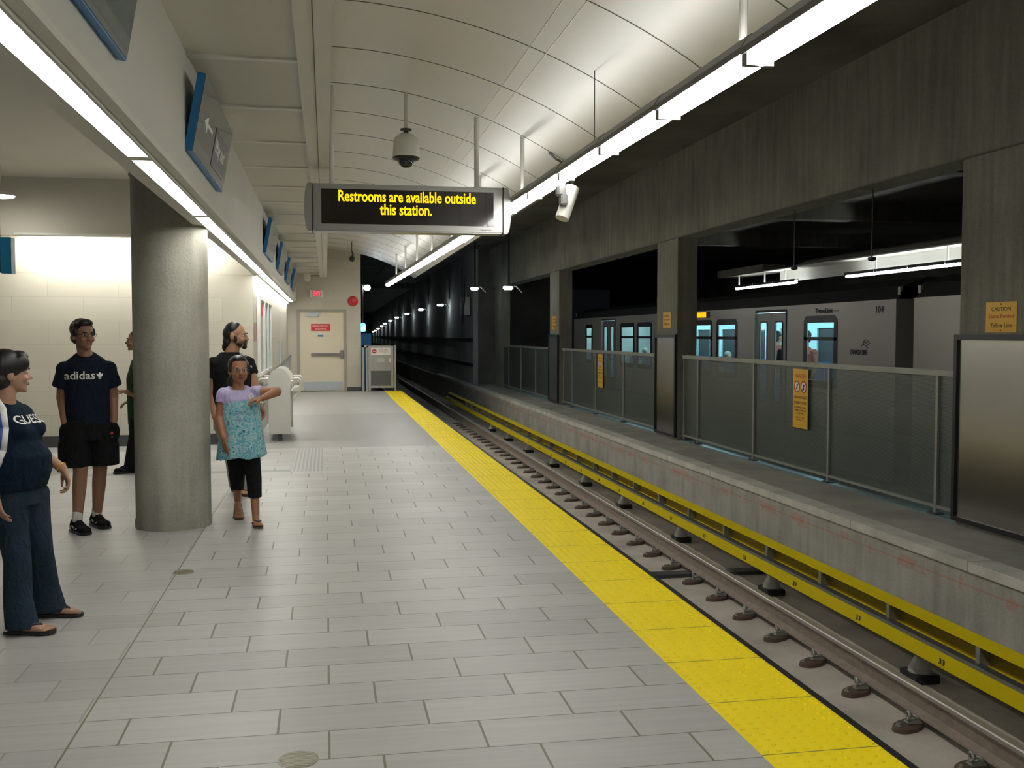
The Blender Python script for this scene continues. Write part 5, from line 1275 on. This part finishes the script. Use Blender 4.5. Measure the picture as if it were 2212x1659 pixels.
for i in (0, 1):
    h = hip[i]; k = kn[i]; a = an[i]
    m.loft([(V(a.x, a.y, .05), .072, .07, None), (a.lerp(k, .5), .078, .078, None), (k, .10, .10, None), (k.lerp(h, .6), .125, .125, None), (h+V(0, 0, .04), .13, .14, None)])
remesh(m, 'trousers', TR, who, 0.009, 4)
for i in (0, 1): sandal(who, an[i], (.35, -.9), 1.05, 0.012, SAN, SAN, 1 if i else -1)
m = MB(); Mw = Matrix.Translation(wr[1].lerp(el[1], .05)) @ (wr[1]-el[1]).to_track_quat('Z', 'Y').to_matrix().to_4x4()
m.lathe([(.034, -.010), (.039, -.006), (.039, .006), (.034, .010)], M=Mw, seg=20); m.build('watch', plain('silver_watch', (.7, .7, .68), .2, .9), who, smooth=True)

# --- person mostly hidden by the column
p = PX(186, 288, 1018); who = person('person in green top and black trousers mostly hidden behind the column', -2.215, 12.42)
R = Rz(-80); hc = p(297, 733); s = 1.05; m = MB(); head_geo(m, hc, s, R); B = Rz(-75)
m.cap(hc+V(.02, .01, -.08), p(303, 775, 0), .055, .06)
m.loft([(p(303, 905), .14, .11, B), (p(302, 860), .14, .11, B), (p(302, 815), .165, .12, B), (p(303, 790), .16, .09, B), (p(303, 778), .08, .07, B)])
sh = [p(300, 795, -.16), p(303, 795, .16)]; el = [p(293, 848, -.18), p(298, 850, .18)]; wr = [p(275, 842, -.16), p(285, 862, .02)]
hip = [p(300, 910, -.07), p(304, 910, .07)]; kn = [V(.04, -.08, .50), V(.10, .08, .5)]; an = [V(-.03, -.09, .09), V(.16, .09, .09)]
for i in (0, 1):
    m.cap(sh[i], el[i], .05, .04); m.cap(el[i], wr[i], .038, .028); m.ell(sh[i], .058)
    hand_geo(m, wr[i], (-1, 0, .25-.7*i), (0, .2, -1), .95, 25, 1-2*i); m.cap(hip[i], kn[i], .088, .06); m.cap(kn[i], an[i], .055, .036); foot_geo(m, an[i], (-1, -.15), .95, False)
body = remesh(m, 'body', SK1, who, 0.0085, 3); face_parts(body, hc, s, R, LIP1)
remesh(MB().ell(H(hc, s, R, 0, .024, .046), (.088, .098, .088), rot=R).ell(H(hc, s, R, 0, .05, -.03), (.07, .055, .06), rot=R), 'hair', HAIR, body, 0.008, 3)
GR = cloth('green_cotton', (0.022, 0.05, 0.02), 20)
m = MB(); m.loft([(p(303, 915), .16, .135, B), (p(302, 860), .16, .135, B), (p(302, 815), .18, .14, B), (p(303, 788), .17, .10, B), (p(303, 774), .10, .08, B)])
for i in (0, 1): m.ell(sh[i], .068); m.cone(sh[i]+V(0, 0, .02), sh[i].lerp(el[i], .95), .066, .062, 20)
remesh(m, 'shirt', GR, who, 0.009, 4)
m = MB(); m.loft([(p(303, 930), .16, .13, B), (p(303, 900), .16, .13, B)])
for i in (0, 1):
    h = hip[i]; k = kn[i]; a = an[i]; m.loft([(V(a.x, a.y, .05), .085, .08, None), (a.lerp(k, .5), .08, .075, None), (k, .08, .08, None), (h, .11, .11, None), (h+V(0, 0, .04), .1, .1, None)])
remesh(m, 'trousers', BLK, who, 0.009, 4)
for i in (0, 1): shoe(who, an[i], (-1, -.15), 1.0, 0.0, BLK, MT['black'], MT['dgrey'])

# --- passengers behind the train windows: three figures, copied with their own labels
def passenger(lab, seated, hcol, scol, sk):
    who = thing('person', lab, 'person', (0, 0, -.05), 0, 'passengers in the train')
    z = .43 if seated else .88; m = MB(); hc = V(0, 0, z+.72); R = Rz(0); head_geo(m, hc, 1, R)
    m.cap(hc+V(0, .01, -.08), V(0, .01, z+.52), .052, .058)
    m.loft([(V(0, 0, z-.05), .15, .10, None), (V(0, 0, z+.2), .14, .10, None), (V(0, 0, z+.42), .17, .10, None), (V(0, 0, z+.52), .08, .06, None)])
    for q in (-1, 1):
        s_ = V(q*.18, 0, z+.44); e = V(q*.22, -.02, z+.17); w = V(q*.12, -.24, z+.12) if seated else V(q*.2, -.12, z-.02)
        m.cap(s_, e, .05, .04); m.cap(e, w, .04, .03); m.ell(s_, .058); hand_geo(m, w, (0, -.8, -.5), (0, -.3, -1), 1, 20, q)
        if seated: k = V(q*.1, -.45, z+.02); a = V(q*.1, -.45, .09)
        else: k = V(q*.09, -.02, .48); a = V(q*.1, .02, .09)
        m.cap(V(q*.09, 0, z), k, .085, .06); m.cap(k, a, .055, .038); foot_geo(m, a, (0, -1), 1, False)
    body = remesh(m, 'body', sk, who, .012, 3); face_parts(body, hc, 1, R, LIP1)
    remesh(MB().ell(hc+V(0, .024, .046), (.088, .098, .088)).ell(hc+V(0, .05, -.04), (.075, .055, .07)), 'hair', hcol, body, .012, 3)
    m = MB(); m.loft([(V(0, 0, z-.08), .17, .13, None), (V(0, 0, z+.2), .16, .125, None), (V(0, 0, z+.42), .185, .12, None), (V(0, 0, z+.54), .09, .075, None)])
    for q in (-1, 1): m.ell(V(q*.18, 0, z+.44), .07); m.cone(V(q*.18, 0, z+.46), V(q*.22, -.02, z+.18), .066, .055, 16)
    remesh(m, 'jacket', scol, who, .012, 4)
    m = MB()
    for q in (-1, 1):
        if seated: k = V(q*.1, -.45, z+.02); a = V(q*.1, -.45, .09)
        else: k = V(q*.09, -.02, .48); a = V(q*.1, .02, .09)
        m.cap(V(q*.09, 0, z), k, .10, .078); m.cone(k, V(a.x, a.y, .06), .078, .07, 16)
    remesh(m, 'trousers', BLK, who, .012, 3)
    return who
JW = cloth('pale_jacket', (.30, .33, .33)); JD = cloth('dark_jacket', (.012, .014, .018)); JR = cloth('rust_jacket', (.25, .08, .06))
a1 = passenger('dark-jacketed passenger seated behind the large window nearest the carriage gap', True, HAIR, JD, SK1)
a2 = passenger('seated passenger in pale jacket behind the window left of the double doors', True, plain('grey_hair', (.25, .25, .24), .6), JW, SK4)
a3 = passenger('standing passenger in rust top behind the right-hand door glass', False, HAIR, JR, SK4)
a4 = passenger('dark-clothed passenger standing behind the left-hand door glass', False, HAIR, JD, SK1)
def put(o, x, y, rz): o.location = (x, y, -.05); o.rotation_euler = (0, 0, radians(rz))
put(a1, 8.72, 15.75, -20); put(a2, 8.75, 20.0, 10); put(a3, 8.75, 17.6, -60); put(a4, 8.7, 18.15, -50)
for src, x, y, rz, lab in ((a2, 9.9, 16.2, 160, 'faint passenger in pale jacket on the far side of the nearest large window'), (a2, 8.75, 21.3, 0, 'pale jacketed passenger seated just right of the dark pillar below the amber display'),
                           (a1, 8.75, 25.6, 15, 'dark passenger seated behind the window right next to the middle pillar'), (a2, 8.75, 27.2, 10, 'pale passenger seated behind the paired window further left'), (a3, 9.6, 20.6, 100, 'rust topped passenger standing across the aisle of the third window')):
    dup(src, (x, y, -.05), lab, radians(rz))
bpy.data.scenes.remove(TMP)
